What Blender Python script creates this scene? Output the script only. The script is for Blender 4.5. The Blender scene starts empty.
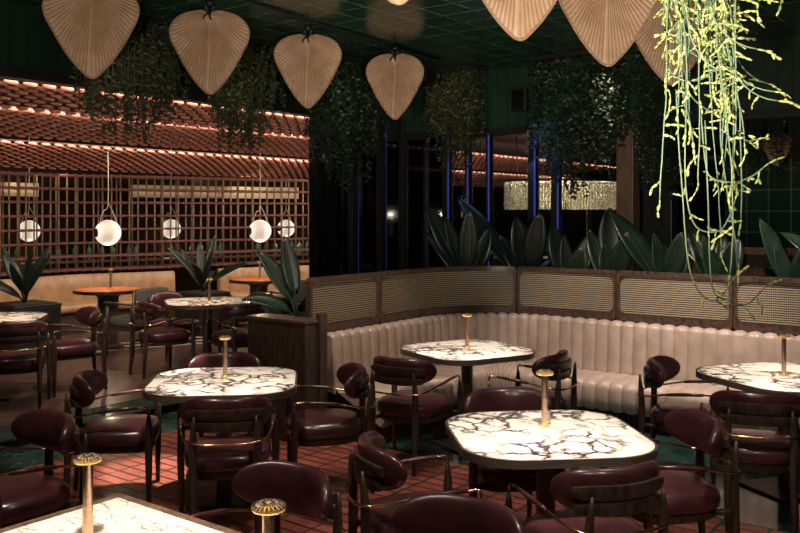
import bpy, bmesh, math, random
from math import sin, cos, pi, sqrt, radians
from mathutils import Vector, Matrix
random.seed(7)
sc = bpy.context.scene
COL = sc.collection
H = 1.8          # camera height
F = 870.0        # focal length in pixels of an 800 wide frame
YH = 211.0       # horizon row
ROT = radians(52.8)
CA, SA = cos(ROT), sin(ROT)      # room axis a = (CA,SA), room axis b = (-SA,CA)

def R(u, v, z=0.0):
    return Vector((u*CA - v*SA, u*SA + v*CA, z))
def P(px, d, z=0.0):
    return Vector(((px-400)*d/F, d, z))

# ------------------------------------------------------------------ mesh helpers
class MB:
    def __init__(s):
        s.v = []; s.f = []; s.uv = None
    def add(s, vs, fs):
        o = len(s.v)
        s.v.extend([tuple(x) for x in vs]); s.f.extend([tuple(i+o for i in f) for f in fs])
    def box(s, x0, x1, y0, y1, z0, z1):
        s.add([(x0,y0,z0),(x1,y0,z0),(x1,y1,z0),(x0,y1,z0),(x0,y0,z1),(x1,y0,z1),(x1,y1,z1),(x0,y1,z1)],
              [(3,2,1,0),(4,5,6,7),(0,1,5,4),(1,2,6,5),(2,3,7,6),(3,0,4,7)])
    def tube(s, pts, r, n=8, cap=True, flat=1.0):
        pts = [Vector(p) for p in pts]; m = len(pts)
        if not hasattr(r, '__len__'): r = [r]*m
        vs = []; fs = []; ref = None
        for i, p in enumerate(pts):
            t = (pts[min(i+1, m-1)] - pts[max(i-1, 0)])
            if t.length < 1e-9: t = Vector((0,0,1))
            t.normalize()
            if ref is None:
                ref = Vector((1,0,0)) if abs(t.x) < .9 else Vector((0,1,0))
            ref = ref - t*ref.dot(t)
            if ref.length < 1e-6: ref = t.orthogonal()
            ref.normalize(); bi = t.cross(ref)
            for k in range(n):
                a = 2*pi*k/n
                vs.append(p + ref*(r[i]*cos(a)) + bi*(r[i]*flat*sin(a)))
        for i in range(m-1):
            for k in range(n):
                k2 = (k+1) % n
                fs.append((i*n+k, i*n+k2, (i+1)*n+k2, (i+1)*n+k))
        if cap:
            fs.append(tuple(range(n-1, -1, -1))); fs.append(tuple((m-1)*n+k for k in range(n)))
        s.add(vs, fs)
    def lathe(s, prof, n=24, cx=0, cy=0, cap=True):
        vs = []; fs = []; m = len(prof)
        for r, z in prof:
            for k in range(n):
                a = 2*pi*k/n; vs.append((cx+r*cos(a), cy+r*sin(a), z))
        for i in range(m-1):
            for k in range(n):
                k2 = (k+1) % n; fs.append((i*n+k, i*n+k2, (i+1)*n+k2, (i+1)*n+k))
        if cap:
            fs.append(tuple(range(n-1, -1, -1))); fs.append(tuple((m-1)*n+k for k in range(n)))
        s.add(vs, fs)
    def rings(s, rings, cap=True):
        n = len(rings[0]); vs = [p for r in rings for p in r]; fs = []
        for i in range(len(rings)-1):
            for k in range(n):
                k2 = (k+1) % n; fs.append((i*n+k, i*n+k2, (i+1)*n+k2, (i+1)*n+k))
        if cap:
            fs.append(tuple(range(n-1, -1, -1))); fs.append(tuple((len(rings)-1)*n+k for k in range(n)))
        s.add(vs, fs)
    def grid(s, rows, closed=False):
        n = len(rows[0]); vs = [p for r in rows for p in r]; fs = []
        for i in range(len(rows)-1):
            for k in range(n if closed else n-1):
                k2 = (k+1) % n; fs.append((i*n+k, i*n+k2, (i+1)*n+k2, (i+1)*n+k))
        s.add(vs, fs)
    def ell(s, c, ax, ay, az, nu=8, nv=5):
        c = Vector(c); vs = [c - az]; fs = []
        for j in range(1, nv):
            th = pi*j/nv - pi/2
            for k in range(nu):
                a = 2*pi*k/nu
                vs.append(c + ax*(cos(th)*cos(a)) + ay*(cos(th)*sin(a)) + az*sin(th))
        vs.append(c + az); top = len(vs)-1
        for k in range(nu): fs.append((0, 1+(k+1) % nu, 1+k))
        for j in range(nv-2):
            for k in range(nu):
                k2 = (k+1) % nu; fs.append((1+j*nu+k, 1+j*nu+k2, 1+(j+1)*nu+k2, 1+(j+1)*nu+k))
        for k in range(nu): fs.append((top, 1+(nv-2)*nu+k, 1+(nv-2)*nu+(k+1) % nu))
        s.add(vs, fs)
    def build(s, name, mat, parent=None, smooth=True, loc=None, rotz=None, bevel=0, solid=0, angle=None):
        me = bpy.data.meshes.new(name)
        me.from_pydata(s.v, [], s.f)
        me.materials.append(mat)
        if angle is not None:
            me.shade_smooth() if hasattr(me, 'shade_smooth') else None
            bm = bmesh.new(); bm.from_mesh(me)
            for f in bm.faces: f.smooth = True
            for e in bm.edges:
                if len(e.link_faces) == 2 and e.calc_face_angle(0) > radians(angle): e.smooth = False
            bm.to_mesh(me); bm.free()
        elif smooth:
            me.polygons.foreach_set('use_smooth', [True]*len(me.polygons))
        me.update()
        o = bpy.data.objects.new(name, me); COL.objects.link(o)
        if parent: o.parent = parent
        if loc is not None: o.location = loc
        if rotz is not None: o.rotation_euler = (0, 0, rotz)
        if solid:
            m = o.modifiers.new('solid', 'SOLIDIFY'); m.thickness = solid; m.offset = 0
        if bevel:
            m = o.modifiers.new('bevel', 'BEVEL'); m.width = bevel; m.segments = 2; m.limit_method = 'ANGLE'
        return o

def tag(o, label, cat, group=None, kind=None):
    o['label'] = label; o['category'] = cat
    if group: o['group'] = group
    if kind: o['kind'] = kind
    return o
def thing(name, label, cat, loc=(0,0,0), rz=0, group=None):
    o = bpy.data.objects.new(name, None); COL.objects.link(o)
    o.empty_display_size = .1
    o.location = loc; o.rotation_euler = (0, 0, rz)
    return tag(o, label, cat, group)
def struct(name, mb, mat, label=None, cat=None, room=True, **k):
    o = mb.build(name, mat, None, smooth=k.pop('smooth', False), rotz=ROT if room else None, **k)
    o['kind'] = 'structure'
    if label: o['label'] = label; o['category'] = cat
    return o
def dup(root, loc, rz, label, group=None):
    r = root.copy(); COL.objects.link(r)
    r.location = loc; r.rotation_euler = (0, 0, rz); r['label'] = label
    if group: r['group'] = group
    for ch in list(root.children):
        c = ch.copy(); COL.objects.link(c); c.parent = r
        for g in list(ch.children):
            d = g.copy(); COL.objects.link(d); d.parent = c
    return r
def catmull(pts, n):
    pts = [Vector(p) for p in pts]; out = []
    P_ = [pts[0]*2-pts[1]] + pts + [pts[-1]*2-pts[-2]]
    for i in range(len(pts)-1):
        p0, p1, p2, p3 = P_[i:i+4]
        for k in range(n):
            t = k/n
            out.append(.5*((2*p1) + (p2-p0)*t + (2*p0-5*p1+4*p2-p3)*t*t + (3*p1-p0-3*p2+p3)*t**3))
    out.append(pts[-1]); return out
def resample(pts, step):
    L = [0]
    for i in range(1, len(pts)): L.append(L[-1] + (pts[i]-pts[i-1]).length)
    n = max(2, int(round(L[-1]/step))); out = []; j = 0
    for k in range(n+1):
        t = L[-1]*k/n
        while j < len(L)-2 and L[j+1] < t: j += 1
        q = (t-L[j])/max(1e-9, L[j+1]-L[j]); out.append(pts[j].lerp(pts[j+1], min(1, q)))
    return out

# ------------------------------------------------------------------ materials
MATS = {}
def new_mat(name):
    m = bpy.data.materials.new(name); m.use_nodes = True
    nt = m.node_tree; b = nt.nodes['Principled BSDF']
    return m, nt, b
def N(nt, t, **k):
    n = nt.nodes.new(t)
    for a, b in k.items():
        if a.startswith('i_'):
            n.inputs[a[2:].replace('_', ' ')].default_value = b
        else: setattr(n, a, b)
    return n
def ramp(nt, stops, interp='LINEAR'):
    n = nt.nodes.new('ShaderNodeValToRGB'); cr = n.color_ramp; cr.interpolation = interp
    while len(cr.elements) < len(stops): cr.elements.new(.5)
    for e, (p, c) in zip(cr.elements, stops):
        e.position = p; e.color = (*c, 1) if len(c) == 3 else c
    return n
def coord(nt, scale=(1,1,1), rot=(0,0,0), rnd=False, src='Object'):
    tc = N(nt, 'ShaderNodeTexCoord'); mp = N(nt, 'ShaderNodeMapping')
    mp.inputs['Scale'].default_value = scale; mp.inputs['Rotation'].default_value = rot
    nt.links.new(tc.outputs[src], mp.inputs['Vector'])
    if rnd:
        oi = N(nt, 'ShaderNodeObjectInfo'); ml = N(nt, 'ShaderNodeMath', operation='MULTIPLY'); ml.inputs[1].default_value = 37
        nt.links.new(oi.outputs['Random'], ml.inputs[0]); nt.links.new(ml.outputs[0], mp.inputs['Location'])
    return mp.outputs['Vector']
def bump(nt, b, h, strength=.3, dist=.01):
    n = N(nt, 'ShaderNodeBump'); n.inputs['Strength'].default_value = strength; n.inputs['Distance'].default_value = dist
    nt.links.new(h, n.inputs['Height']); nt.links.new(n.outputs[0], b.inputs['Normal'])
def noisy(name, c1, c2, scale=6, rough=.5, metal=0, bmp=.1, stretch=(1,1,1), spec=None, coat=0, rnd=False, src='Object', lo=.35, hi=.65, detail=4):
    m, nt, b = new_mat(name)
    v = coord(nt, stretch, rnd=rnd, src=src)
    n = N(nt, 'ShaderNodeTexNoise'); n.inputs['Scale'].default_value = scale; n.inputs['Detail'].default_value = detail
    nt.links.new(v, n.inputs['Vector'])
    r = ramp(nt, [(lo, c1), (hi, c2)]); nt.links.new(n.outputs[0], r.inputs[0]); nt.links.new(r.outputs[0], b.inputs['Base Color'])
    b.inputs['Roughness'].default_value = rough; b.inputs['Metallic'].default_value = metal
    if spec is not None: b.inputs['Specular IOR Level'].default_value = spec
    if coat: b.inputs['Coat Weight'].default_value = coat; b.inputs['Coat Roughness'].default_value = .15
    if bmp: bump(nt, b, n.outputs[0], bmp, .005)
    return m
def emis(name, c, s):
    m, nt, b = new_mat(name)
    b.inputs['Base Color'].default_value = (*c, 1); b.inputs['Emission Color'].default_value = (*c, 1)
    b.inputs['Emission Strength'].default_value = s
    n = N(nt, 'ShaderNodeTexNoise'); n.inputs['Scale'].default_value = 9
    r = ramp(nt, [(.3, tuple(x*.8 for x in c)), (.7, c)]); nt.links.new(coord(nt), n.inputs['Vector'])
    nt.links.new(n.outputs[0], r.inputs[0]); nt.links.new(r.outputs[0], b.inputs['Emission Color'])
    return m

leather = noisy('maroon_leather', (.048,.0155,.0185), (.082,.0265,.030), 9, .3, bmp=.12, coat=.4, rnd=True)
dwood = noisy('dark_stained_wood', (.03,.019,.014), (.075,.05,.036), 5, .38, bmp=.15, stretch=(9,9,1.2), rnd=True)
mwood = noisy('brown_wood', (.07,.04,.024), (.15,.085,.05), 4, .5, bmp=.12, stretch=(9,9,1), rnd=True)
frame_m = noisy('mottled_brown_frame', (.035,.02,.014), (.11,.07,.05), 38, .3, bmp=.1, coat=.2)
brass = noisy('polished_brass', (.75,.52,.26), (.85,.64,.36), 30, .18, metal=1, bmp=0)
gold = noisy('bright_gold', (.80,.55,.22), (.9,.66,.3), 30, .25, metal=.75, bmp=0)
bronze = noisy('brushed_bronze', (.13,.10,.075), (.20,.155,.12), 8, .35, metal=.55, bmp=.05, stretch=(1,1,14))
dwood_metal = noisy('dark_bronze_plate', (.05,.035,.026), (.09,.065,.05), 8, .4, metal=.5, bmp=.05)
copperrod = noisy('brushed_copper_tube', (.62,.42,.28), (.75,.54,.38), 10, .28, metal=1, bmp=.05, stretch=(1,1,12))
black = noisy('matt_black', (.008,.008,.009), (.014,.013,.013), 12, .45, bmp=.05)
blackgloss = noisy('black_lacquer', (.004,.005,.005), (.009,.01,.01), 3, .12, bmp=0)
tan_leather = noisy('taupe_leather', (.40,.31,.25), (.50,.395,.325), 7, .38, bmp=.08, coat=.12)
tan2 = noisy('tan_booth_leather', (.26,.15,.075), (.36,.22,.115), 7, .42, bmp=.08)
greyfab = noisy('grey_upholstery', (.07,.06,.055), (.11,.1,.09), 60, .85, bmp=.2)
rope = noisy('terracotta_rope', (.30,.105,.07), (.44,.175,.12), 22, .42, bmp=.2, coat=.15)
ropedark = noisy('dark_rope_backing', (.035,.009,.006), (.07,.017,.01), 10, .8, bmp=.2)
rail_rope = noisy('dark_red_rail_rope', (.065,.018,.012), (.12,.036,.022), 22, .5, bmp=.2)
bamboo = noisy('bamboo_bar', (.10,.06,.03), (.19,.115,.06), 5, .5, bmp=.1, stretch=(6,6,1))
orangewood = noisy('orange_lacquered_wood', (.45,.14,.05), (.6,.22,.085), 6, .3, bmp=.03, stretch=(1,8,1))
darkleaf = noisy('dark_glossy_leaf', (.006,.016,.010), (.012,.028,.015), 5, .34, bmp=.05)
midleaf = noisy('mid_green_leaf', (.010,.026,.016), (.018,.042,.024), 5, .36, bmp=.05)
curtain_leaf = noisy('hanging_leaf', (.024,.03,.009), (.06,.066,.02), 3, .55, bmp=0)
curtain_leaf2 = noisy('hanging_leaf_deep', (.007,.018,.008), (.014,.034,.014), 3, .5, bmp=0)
stemgreen = noisy('blue_green_stem', (.06,.12,.075), (.14,.20,.10), 6, .5, bmp=0)
yellowleaf = noisy('yellow_green_segment', (.09,.16,.035), (.46,.47,.17), 22, .45, bmp=0, lo=.3, hi=.7)
soil = noisy('dark_soil', (.012,.008,.006), (.03,.02,.014), 30, .95, bmp=.5)
cord = noisy('pale_cord', (.3,.26,.2), (.4,.35,.28), 30, .7, bmp=0)
pillar = noisy('warm_pillar_wood', (.12,.07,.042), (.2,.125,.078), 4, .5, bmp=.1, stretch=(8,8,1))
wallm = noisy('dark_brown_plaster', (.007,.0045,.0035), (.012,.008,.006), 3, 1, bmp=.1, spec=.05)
beige = noisy('pale_beige_panel', (.5,.4,.26), (.65,.53,.36), 4, .7, bmp=.05)

def marble(name, base, base2, vein, s=1.0, thr=(.0,.05), rough=.12, blot=.55, rnd=True, aniso=(1,1,1)):
    m, nt, b = new_mat(name)
    v = coord(nt, aniso, rnd=rnd)
    w = N(nt, 'ShaderNodeTexNoise'); w.inputs['Scale'].default_value = 3.2*s; w.inputs['Detail'].default_value = 6; w.inputs['Roughness'].default_value = .6
    nt.links.new(v, w.inputs['Vector'])
    mx = N(nt, 'ShaderNodeMix', data_type='RGBA', blend_type='LINEAR_LIGHT'); mx.inputs[0].default_value = .16/s if s > 1 else .16
    nt.links.new(v, mx.inputs[6]); nt.links.new(w.outputs[1], mx.inputs[7])
    vo = N(nt, 'ShaderNodeTexVoronoi', feature='DISTANCE_TO_EDGE'); vo.inputs['Scale'].default_value = 5.2*s
    nt.links.new(mx.outputs[2], vo.inputs['Vector'])
    r1 = ramp(nt, [(thr[0], (1,1,1)), (thr[1], (0,0,0))]); nt.links.new(vo.outputs[0], r1.inputs[0])
    msk = N(nt, 'ShaderNodeTexNoise'); msk.inputs['Scale'].default_value = 2.6*s; msk.inputs['Detail'].default_value = 3
    nt.links.new(v, msk.inputs['Vector'])
    r2 = ramp(nt, [(.36, (0,0,0)), (.50, (1,1,1))]); nt.links.new(msk.outputs[0], r2.inputs[0])
    mul = N(nt, 'ShaderNodeMath', operation='MULTIPLY'); nt.links.new(r1.outputs[0], mul.inputs[0]); nt.links.new(r2.outputs[0], mul.inputs[1])
    bl = N(nt, 'ShaderNodeTexNoise'); bl.inputs['Scale'].default_value = 9*s; bl.inputs['Detail'].default_value = 8; bl.inputs['Roughness'].default_value = .75
    nt.links.new(mx.outputs[2], bl.inputs['Vector'])
    r3 = ramp(nt, [(blot, (0,0,0)), (blot+.09, (1,1,1))]); nt.links.new(bl.outputs[0], r3.inputs[0])
    r4 = ramp(nt, [(.5, (0,0,0)), (.6, (1,1,1))]); nt.links.new(msk.outputs[0], r4.inputs[0])
    mul2 = N(nt, 'ShaderNodeMath', operation='MULTIPLY'); nt.links.new(r3.outputs[0], mul2.inputs[0]); nt.links.new(r4.outputs[0], mul2.inputs[1])
    mxx = N(nt, 'ShaderNodeMath', operation='MAXIMUM'); nt.links.new(mul.outputs[0], mxx.inputs[0]); nt.links.new(mul2.outputs[0], mxx.inputs[1])
    rb = ramp(nt, [(.4, base), (.6, base2)]); nt.links.new(w.outputs[0], rb.inputs[0])
    fin = N(nt, 'ShaderNodeMix', data_type='RGBA'); nt.links.new(mxx.outputs[0], fin.inputs[0])
    nt.links.new(rb.outputs[0], fin.inputs[6]); fin.inputs[7].default_value = (*vein, 1)
    nt.links.new(fin.outputs[2], b.inputs['Base Color']); b.inputs['Roughness'].default_value = rough
    return m
viola = marble('white_violet_veined_marble', (.76,.70,.62), (.86,.81,.74), (.04,.024,.03), 1.15, (.02,.12), .16, blot=.47)
streak = marble('white_streaked_marble', (.76,.70,.6), (.86,.81,.73), (.17,.11,.085), 1.5, (.0,.05), .16, blot=.54, aniso=(3.2,.8,1))
greenmarble = marble('green_marble', (.010,.028,.022), (.028,.062,.048), (.13,.20,.17), 1.6, (.0,.03), .12, blot=.56, rnd=False)
deepmarble = marble('deep_green_marble', (.008,.022,.02), (.016,.038,.034), (.06,.11,.10), 1.6, (.0,.025), .1, blot=.58, rnd=False)

def brick_mat(name, c1, c2, mortar, w, h, ms, rot=0, off=.5, rough=.35, bias=0, coat=0, src='Object', rot3=None, bs=.4):
    m, nt, b = new_mat(name)
    v = coord(nt, (1,1,1), (0,0,rot), src=src)
    if rot3:      # upright wall: use (along, height) as the pattern plane
        sp_ = N(nt, 'ShaderNodeSeparateXYZ'); cb_ = N(nt, 'ShaderNodeCombineXYZ'); nt.links.new(v, sp_.inputs[0])
        nt.links.new(sp_.outputs[rot3[0]], cb_.inputs[0]); nt.links.new(sp_.outputs[2], cb_.inputs[1]); v = cb_.outputs[0]
    t = N(nt, 'ShaderNodeTexBrick'); t.offset = off; t.inputs['Scale'].default_value = 1
    t.inputs['Brick Width'].default_value = w; t.inputs['Row Height'].default_value = h; t.inputs['Mortar Size'].default_value = ms
    t.inputs['Mortar Smooth'].default_value = .2; t.inputs['Bias'].default_value = bias
    t.inputs['Color1'].default_value = (*c1,1); t.inputs['Color2'].default_value = (*c2,1); t.inputs['Mortar'].default_value = (*mortar,1)
    nt.links.new(v, t.inputs['Vector'])
    n = N(nt, 'ShaderNodeTexNoise'); n.inputs['Scale'].default_value = 14; n.inputs['Detail'].default_value = 5
    nt.links.new(v, n.inputs['Vector'])
    mx = N(nt, 'ShaderNodeMix', data_type='RGBA', blend_type='MULTIPLY'); mx.inputs[0].default_value = .6
    r = ramp(nt, [(.3, (.5,.5,.5)), (.7, (1.2,1.15,1.1))]); nt.links.new(n.outputs[0], r.inputs[0])
    nt.links.new(t.outputs[0], mx.inputs[6]); nt.links.new(r.outputs[0], mx.inputs[7]); nt.links.new(mx.outputs[2], b.inputs['Base Color'])
    b.inputs['Roughness'].default_value = rough
    if coat: b.inputs['Coat Weight'].default_value = coat; b.inputs['Coat Roughness'].default_value = .12
    inv = N(nt, 'ShaderNodeMath', operation='SUBTRACT'); inv.inputs[0].default_value = 1; nt.links.new(t.outputs[1], inv.inputs[1])
    bump(nt, b, inv.outputs[0], bs, .004)
    return m
brickm = brick_mat('red_brick_paving', (.24,.062,.042), (.34,.10,.068), (.02,.018,.017), .26, .098, .010, pi/2, 0, .38)
ceil_tile = brick_mat('green_ceiling_tile', (.008,.045,.026), (.016,.07,.042), (.13,.18,.13), .31, .31, .011, 0, 0, .22, bs=.2)
wall_tile = brick_mat('green_wall_tile', (.006,.035,.026), (.010,.05,.036), (.09,.14,.11), .3, .3, .009, 0, 0, .2, rot3=(1,), bs=.2)
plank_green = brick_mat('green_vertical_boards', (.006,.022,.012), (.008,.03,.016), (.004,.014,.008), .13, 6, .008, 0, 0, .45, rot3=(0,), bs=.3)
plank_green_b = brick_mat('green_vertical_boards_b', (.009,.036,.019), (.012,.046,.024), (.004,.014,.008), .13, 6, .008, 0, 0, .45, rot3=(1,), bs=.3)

def herring():
    m, nt, b = new_mat('mauve_herringbone_wood')
    v = coord(nt)
    sep = N(nt, 'ShaderNodeSeparateXYZ'); nt.links.new(v, sep.inputs[0])
    def math_(op, a, b2=None):
        n = N(nt, 'ShaderNodeMath', operation=op)
        for i, x in enumerate((a, b2)):
            if x is None: continue
            if isinstance(x, (int, float)): n.inputs[i].default_value = x
            else: nt.links.new(x, n.inputs[i])
        return n.outputs[0]
    # chevron: columns along y, planks slanting by |x| inside each column
    col = math_('PINGPONG', sep.outputs[0], .45)
    t = math_('ADD', sep.outputs[1], col)
    s = math_('DIVIDE', t, .11)
    fl = math_('FLOOR', s); fr = math_('FRACT', s)
    cidx = math_('FLOOR', math_('DIVIDE', sep.outputs[0], .45))
    cmb = N(nt, 'ShaderNodeCombineXYZ'); nt.links.new(fl, cmb.inputs[0]); nt.links.new(cidx, cmb.inputs[1])
    wn = N(nt, 'ShaderNodeTexWhiteNoise', noise_dimensions='3D'); nt.links.new(cmb.outputs[0], wn.inputs[0])
    r = ramp(nt, [(0, (.058,.033,.026)), (1, (.145,.088,.072))]); nt.links.new(wn.outputs[0], r.inputs[0])
    g = ramp(nt, [(0, (.25,.25,.25)), (.06, (1,1,1)), (.95, (1,1,1)), (1, (.25,.25,.25))]); nt.links.new(fr, g.inputs[0])
    n = N(nt, 'ShaderNodeTexNoise'); n.inputs['Scale'].default_value = 9; n.inputs['Detail'].default_value = 6; nt.links.new(v, n.inputs['Vector'])
    g2 = ramp(nt, [(.3, (.65,.65,.65)), (.7, (1.15,1.1,1.1))]); nt.links.new(n.outputs[0], g2.inputs[0])
    mx = N(nt, 'ShaderNodeMix', data_type='RGBA', blend_type='MULTIPLY'); mx.inputs[0].default_value = 1
    nt.links.new(r.outputs[0], mx.inputs[6]); nt.links.new(g.outputs[0], mx.inputs[7])
    mx2 = N(nt, 'ShaderNodeMix', data_type='RGBA', blend_type='MULTIPLY'); mx2.inputs[0].default_value = 1
    nt.links.new(mx.outputs[2], mx2.inputs[6]); nt.links.new(g2.outputs[0], mx2.inputs[7])
    nt.links.new(mx2.outputs[2], b.inputs['Base Color']); b.inputs['Roughness'].default_value = .32
    return m
woodfloor = herring()

def cane():
    m, nt, b = new_mat('woven_cane')
    tc = N(nt, 'ShaderNodeTexCoord'); sep = N(nt, 'ShaderNodeSeparateXYZ'); nt.links.new(tc.outputs['UV'], sep.inputs[0])
    def wave(out, per):
        d = N(nt, 'ShaderNodeMath', operation='MULTIPLY'); d.inputs[1].default_value = 2*pi/per; nt.links.new(out, d.inputs[0])
        s = N(nt, 'ShaderNodeMath', operation='SINE'); nt.links.new(d.outputs[0], s.inputs[0]); return s.outputs[0]
    wz = wave(sep.outputs[1], .0225); ws = wave(sep.outputs[0], .017)
    rz = ramp(nt, [(.30, (0,0,0)), (.62, (1,1,1))])
    mr = N(nt, 'ShaderNodeMapRange'); mr.inputs[1].default_value = -1; nt.links.new(wz, mr.inputs[0]); nt.links.new(mr.outputs[0], rz.inputs[0])
    rs = ramp(nt, [(.1, (.45,.45,.45)), (.5, (1,1,1))])
    mr2 = N(nt, 'ShaderNodeMapRange'); mr2.inputs[1].default_value = -1; nt.links.new(ws, mr2.inputs[0]); nt.links.new(mr2.outputs[0], rs.inputs[0])
    mul = N(nt, 'ShaderNodeMath', operation='MULTIPLY'); nt.links.new(rz.outputs[0], mul.inputs[0]); nt.links.new(rs.outputs[0], mul.inputs[1])
    rc = ramp(nt, [(0, (.03,.024,.016)), (1, (.46,.38,.26))]); nt.links.new(mul.outputs[0], rc.inputs[0])
    nt.links.new(rc.outputs[0], b.inputs['Base Color']); b.inputs['Roughness'].default_value = .5
    bump(nt, b, mul.outputs[0], .5, .004)
    return m
cane_m = cane()

def palm():
    m, nt, b = new_mat('dried_palm_leaf')
    v = coord(nt, (1,1,1), rnd=True)
    n = N(nt, 'ShaderNodeTexNoise'); n.inputs['Scale'].default_value = 11; n.inputs['Detail'].default_value = 5; nt.links.new(v, n.inputs['Vector'])
    r = ramp(nt, [(.3, (.52,.355,.225)), (.7, (.66,.47,.32))]); nt.links.new(n.outputs[0], r.inputs[0]); at = N(nt, 'ShaderNodeAttribute'); at.attribute_name = 'ridge_shade'
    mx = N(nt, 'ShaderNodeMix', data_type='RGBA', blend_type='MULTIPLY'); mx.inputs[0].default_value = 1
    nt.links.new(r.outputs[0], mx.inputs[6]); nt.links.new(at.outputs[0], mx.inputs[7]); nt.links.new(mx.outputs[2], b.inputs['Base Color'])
    b.inputs['Roughness'].default_value = .6
    return m
palm_m = palm()
palm_rim = noisy('palm_binding', (.28,.17,.10), (.36,.23,.14), 20, .6, bmp=.1)

def glass_mat(name, tint, gl=.12):
    m, nt, b = new_mat(name)
    out = nt.nodes['Material Output']
    tr = N(nt, 'ShaderNodeBsdfTransparent'); tr.inputs[0].default_value = (*tint, 1)
    g = N(nt, 'ShaderNodeBsdfGlossy'); g.inputs['Roughness'].default_value = .03
    mx = N(nt, 'ShaderNodeMixShader'); mx.inputs[0].default_value = gl
    n = N(nt, 'ShaderNodeTexNoise'); n.inputs['Scale'].default_value = 1.5; nt.links.new(coord(nt), n.inputs['Vector'])
    r = ramp(nt, [(.3, tuple(x*.92 for x in tint)), (.7, tint)]); nt.links.new(n.outputs[0], r.inputs[0]); nt.links.new(r.outputs[0], tr.inputs[0])
    nt.links.new(tr.outputs[0], mx.inputs[1]); nt.links.new(g.outputs[0], mx.inputs[2]); nt.links.new(mx.outputs[0], out.inputs[0])
    return m
glass_clear = glass_mat('window_glass', (.72,.76,.78), .05)
glass_smoke = glass_mat('smoked_glass', (.10,.11,.12), .09)
globe_m = emis('opal_globe_glass', (1.0,.90,.76), .95)
_nt = globe_m.node_tree; _w = N(_nt, 'ShaderNodeTexWave'); _w.inputs['Scale'].default_value = 1.1; _w.inputs['Distortion'].default_value = 1.2; _w.inputs['Phase Offset'].default_value = 1.0
_r = ramp(_nt, [(.1, (.52,.44,.35)), (.6, (.85,.76,.63)), (.9, (1,.93,.8))]); _nt.links.new(coord(_nt), _w.inputs['Vector']); _nt.links.new(_w.outputs[1], _r.inputs[0])
_nt.links.new(_r.outputs[0], _nt.nodes['Principled BSDF'].inputs['Emission Color'])
globe_m.node_tree.nodes['Principled BSDF'].inputs['Base Color'].default_value = (.25,.22,.18,1)
blue_edge_glow = emis('blue_edge_glow', (.08,.13,.75), .16)  # blue light caught on mullion edges, put in as a glowing colour
warm_led = emis('warm_led', (1.0,.62,.3), 6)
bead_m = noisy('crystal_bead', (.30,.25,.16), (.85,.76,.55), 34, .2, bmp=0)
bead_m.node_tree.nodes['Principled BSDF'].inputs['Emission Color'].default_value = (1,.85,.55,1)
bead_m.node_tree.nodes['Principled BSDF'].inputs['Emission Strength'].default_value = .13
teal = noisy('teal_bottle_glass', (.03,.12,.11), (.07,.22,.19), 6, .15, bmp=0)
whitem = noisy('white_marble_strip', (.55,.5,.44), (.7,.65,.58), 6, .15, bmp=0)
redstrip = noisy('red_marble_strip', (.12,.03,.02), (.2,.06,.04), 6, .15, bmp=0)

# ------------------------------------------------------------------ setting (room axes: x = a, y = b)
CZ = 3.4; UB = 8.5; VB = 6.4; E = .07
def bx(name, mat, *b, **k):
    mb = MB(); mb.box(*b); return struct(name, mb, mat, **k)
bx('floor_brick', brickm, -7, 5.2, -7, 5.78, -.1, 0)
mb = MB(); mb.box(5.2, 24, -7, 5.78, -.1, 0); struct('floor_dark_marble', mb, deepmarble)
bx('floor_green_marble', greenmarble, -7, 9.0, 5.78, 6.34, -.1, 0)
mb = MB(); mb.box(-7, 9.0, 6.34, 6.36, -.1, E-.012); struct('trim_1', mb, blackgloss)
bx('trim_2', greenmarble, -7, 9.0, 6.335, 6.77, E-.012, E)
bx('floor_wood', woodfloor, -7, 24, 6.77, 16, -.1, E)
bx('ceiling', ceil_tile, -7, UB, -7, VB+.1, CZ, CZ+.1)
# bulkheads
bx('wall_left', plank_green, -7, UB+.1, VB, VB+.1, 2.90, CZ)
bx('trim_3', black, -7, 6.95, VB-.03, VB+.12, 2.82, 2.90)
bx('wall_back', plank_green_b, UB, UB+.1, -7, VB+.1, 2.74, CZ)
bx('trim_4', black, UB-.03, UB+.12, -7, VB+.1, 2.66, 2.74)
# lounge beyond the back wall: low ceiling, tiled wall, far walls
bx('ceiling_lounge', ceil_tile, UB+.1, 24, -7, 5.0, 3.0, 3.1)
bx('wall_right', wall_tile, 13.0, 13.1, -7, 3.9, 0, 3.0)
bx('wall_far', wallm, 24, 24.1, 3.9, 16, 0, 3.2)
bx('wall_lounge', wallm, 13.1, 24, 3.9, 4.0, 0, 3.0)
bx('ceiling_rope_room', ropedark, -7, 24, VB+.1, 16, 3.3, 3.4)
mb = MB(); mb.box(9.2, 9.4, -4, 3.3, 0, 1.36); mb.box(9.14, 9.46, -4, 3.3, 1.36, 1.42)
tag(mb.build('low_partition', mwood, None, smooth=False, rotz=ROT), 'low brown wooden partition behind the banana leaves at right', 'partition')

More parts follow.
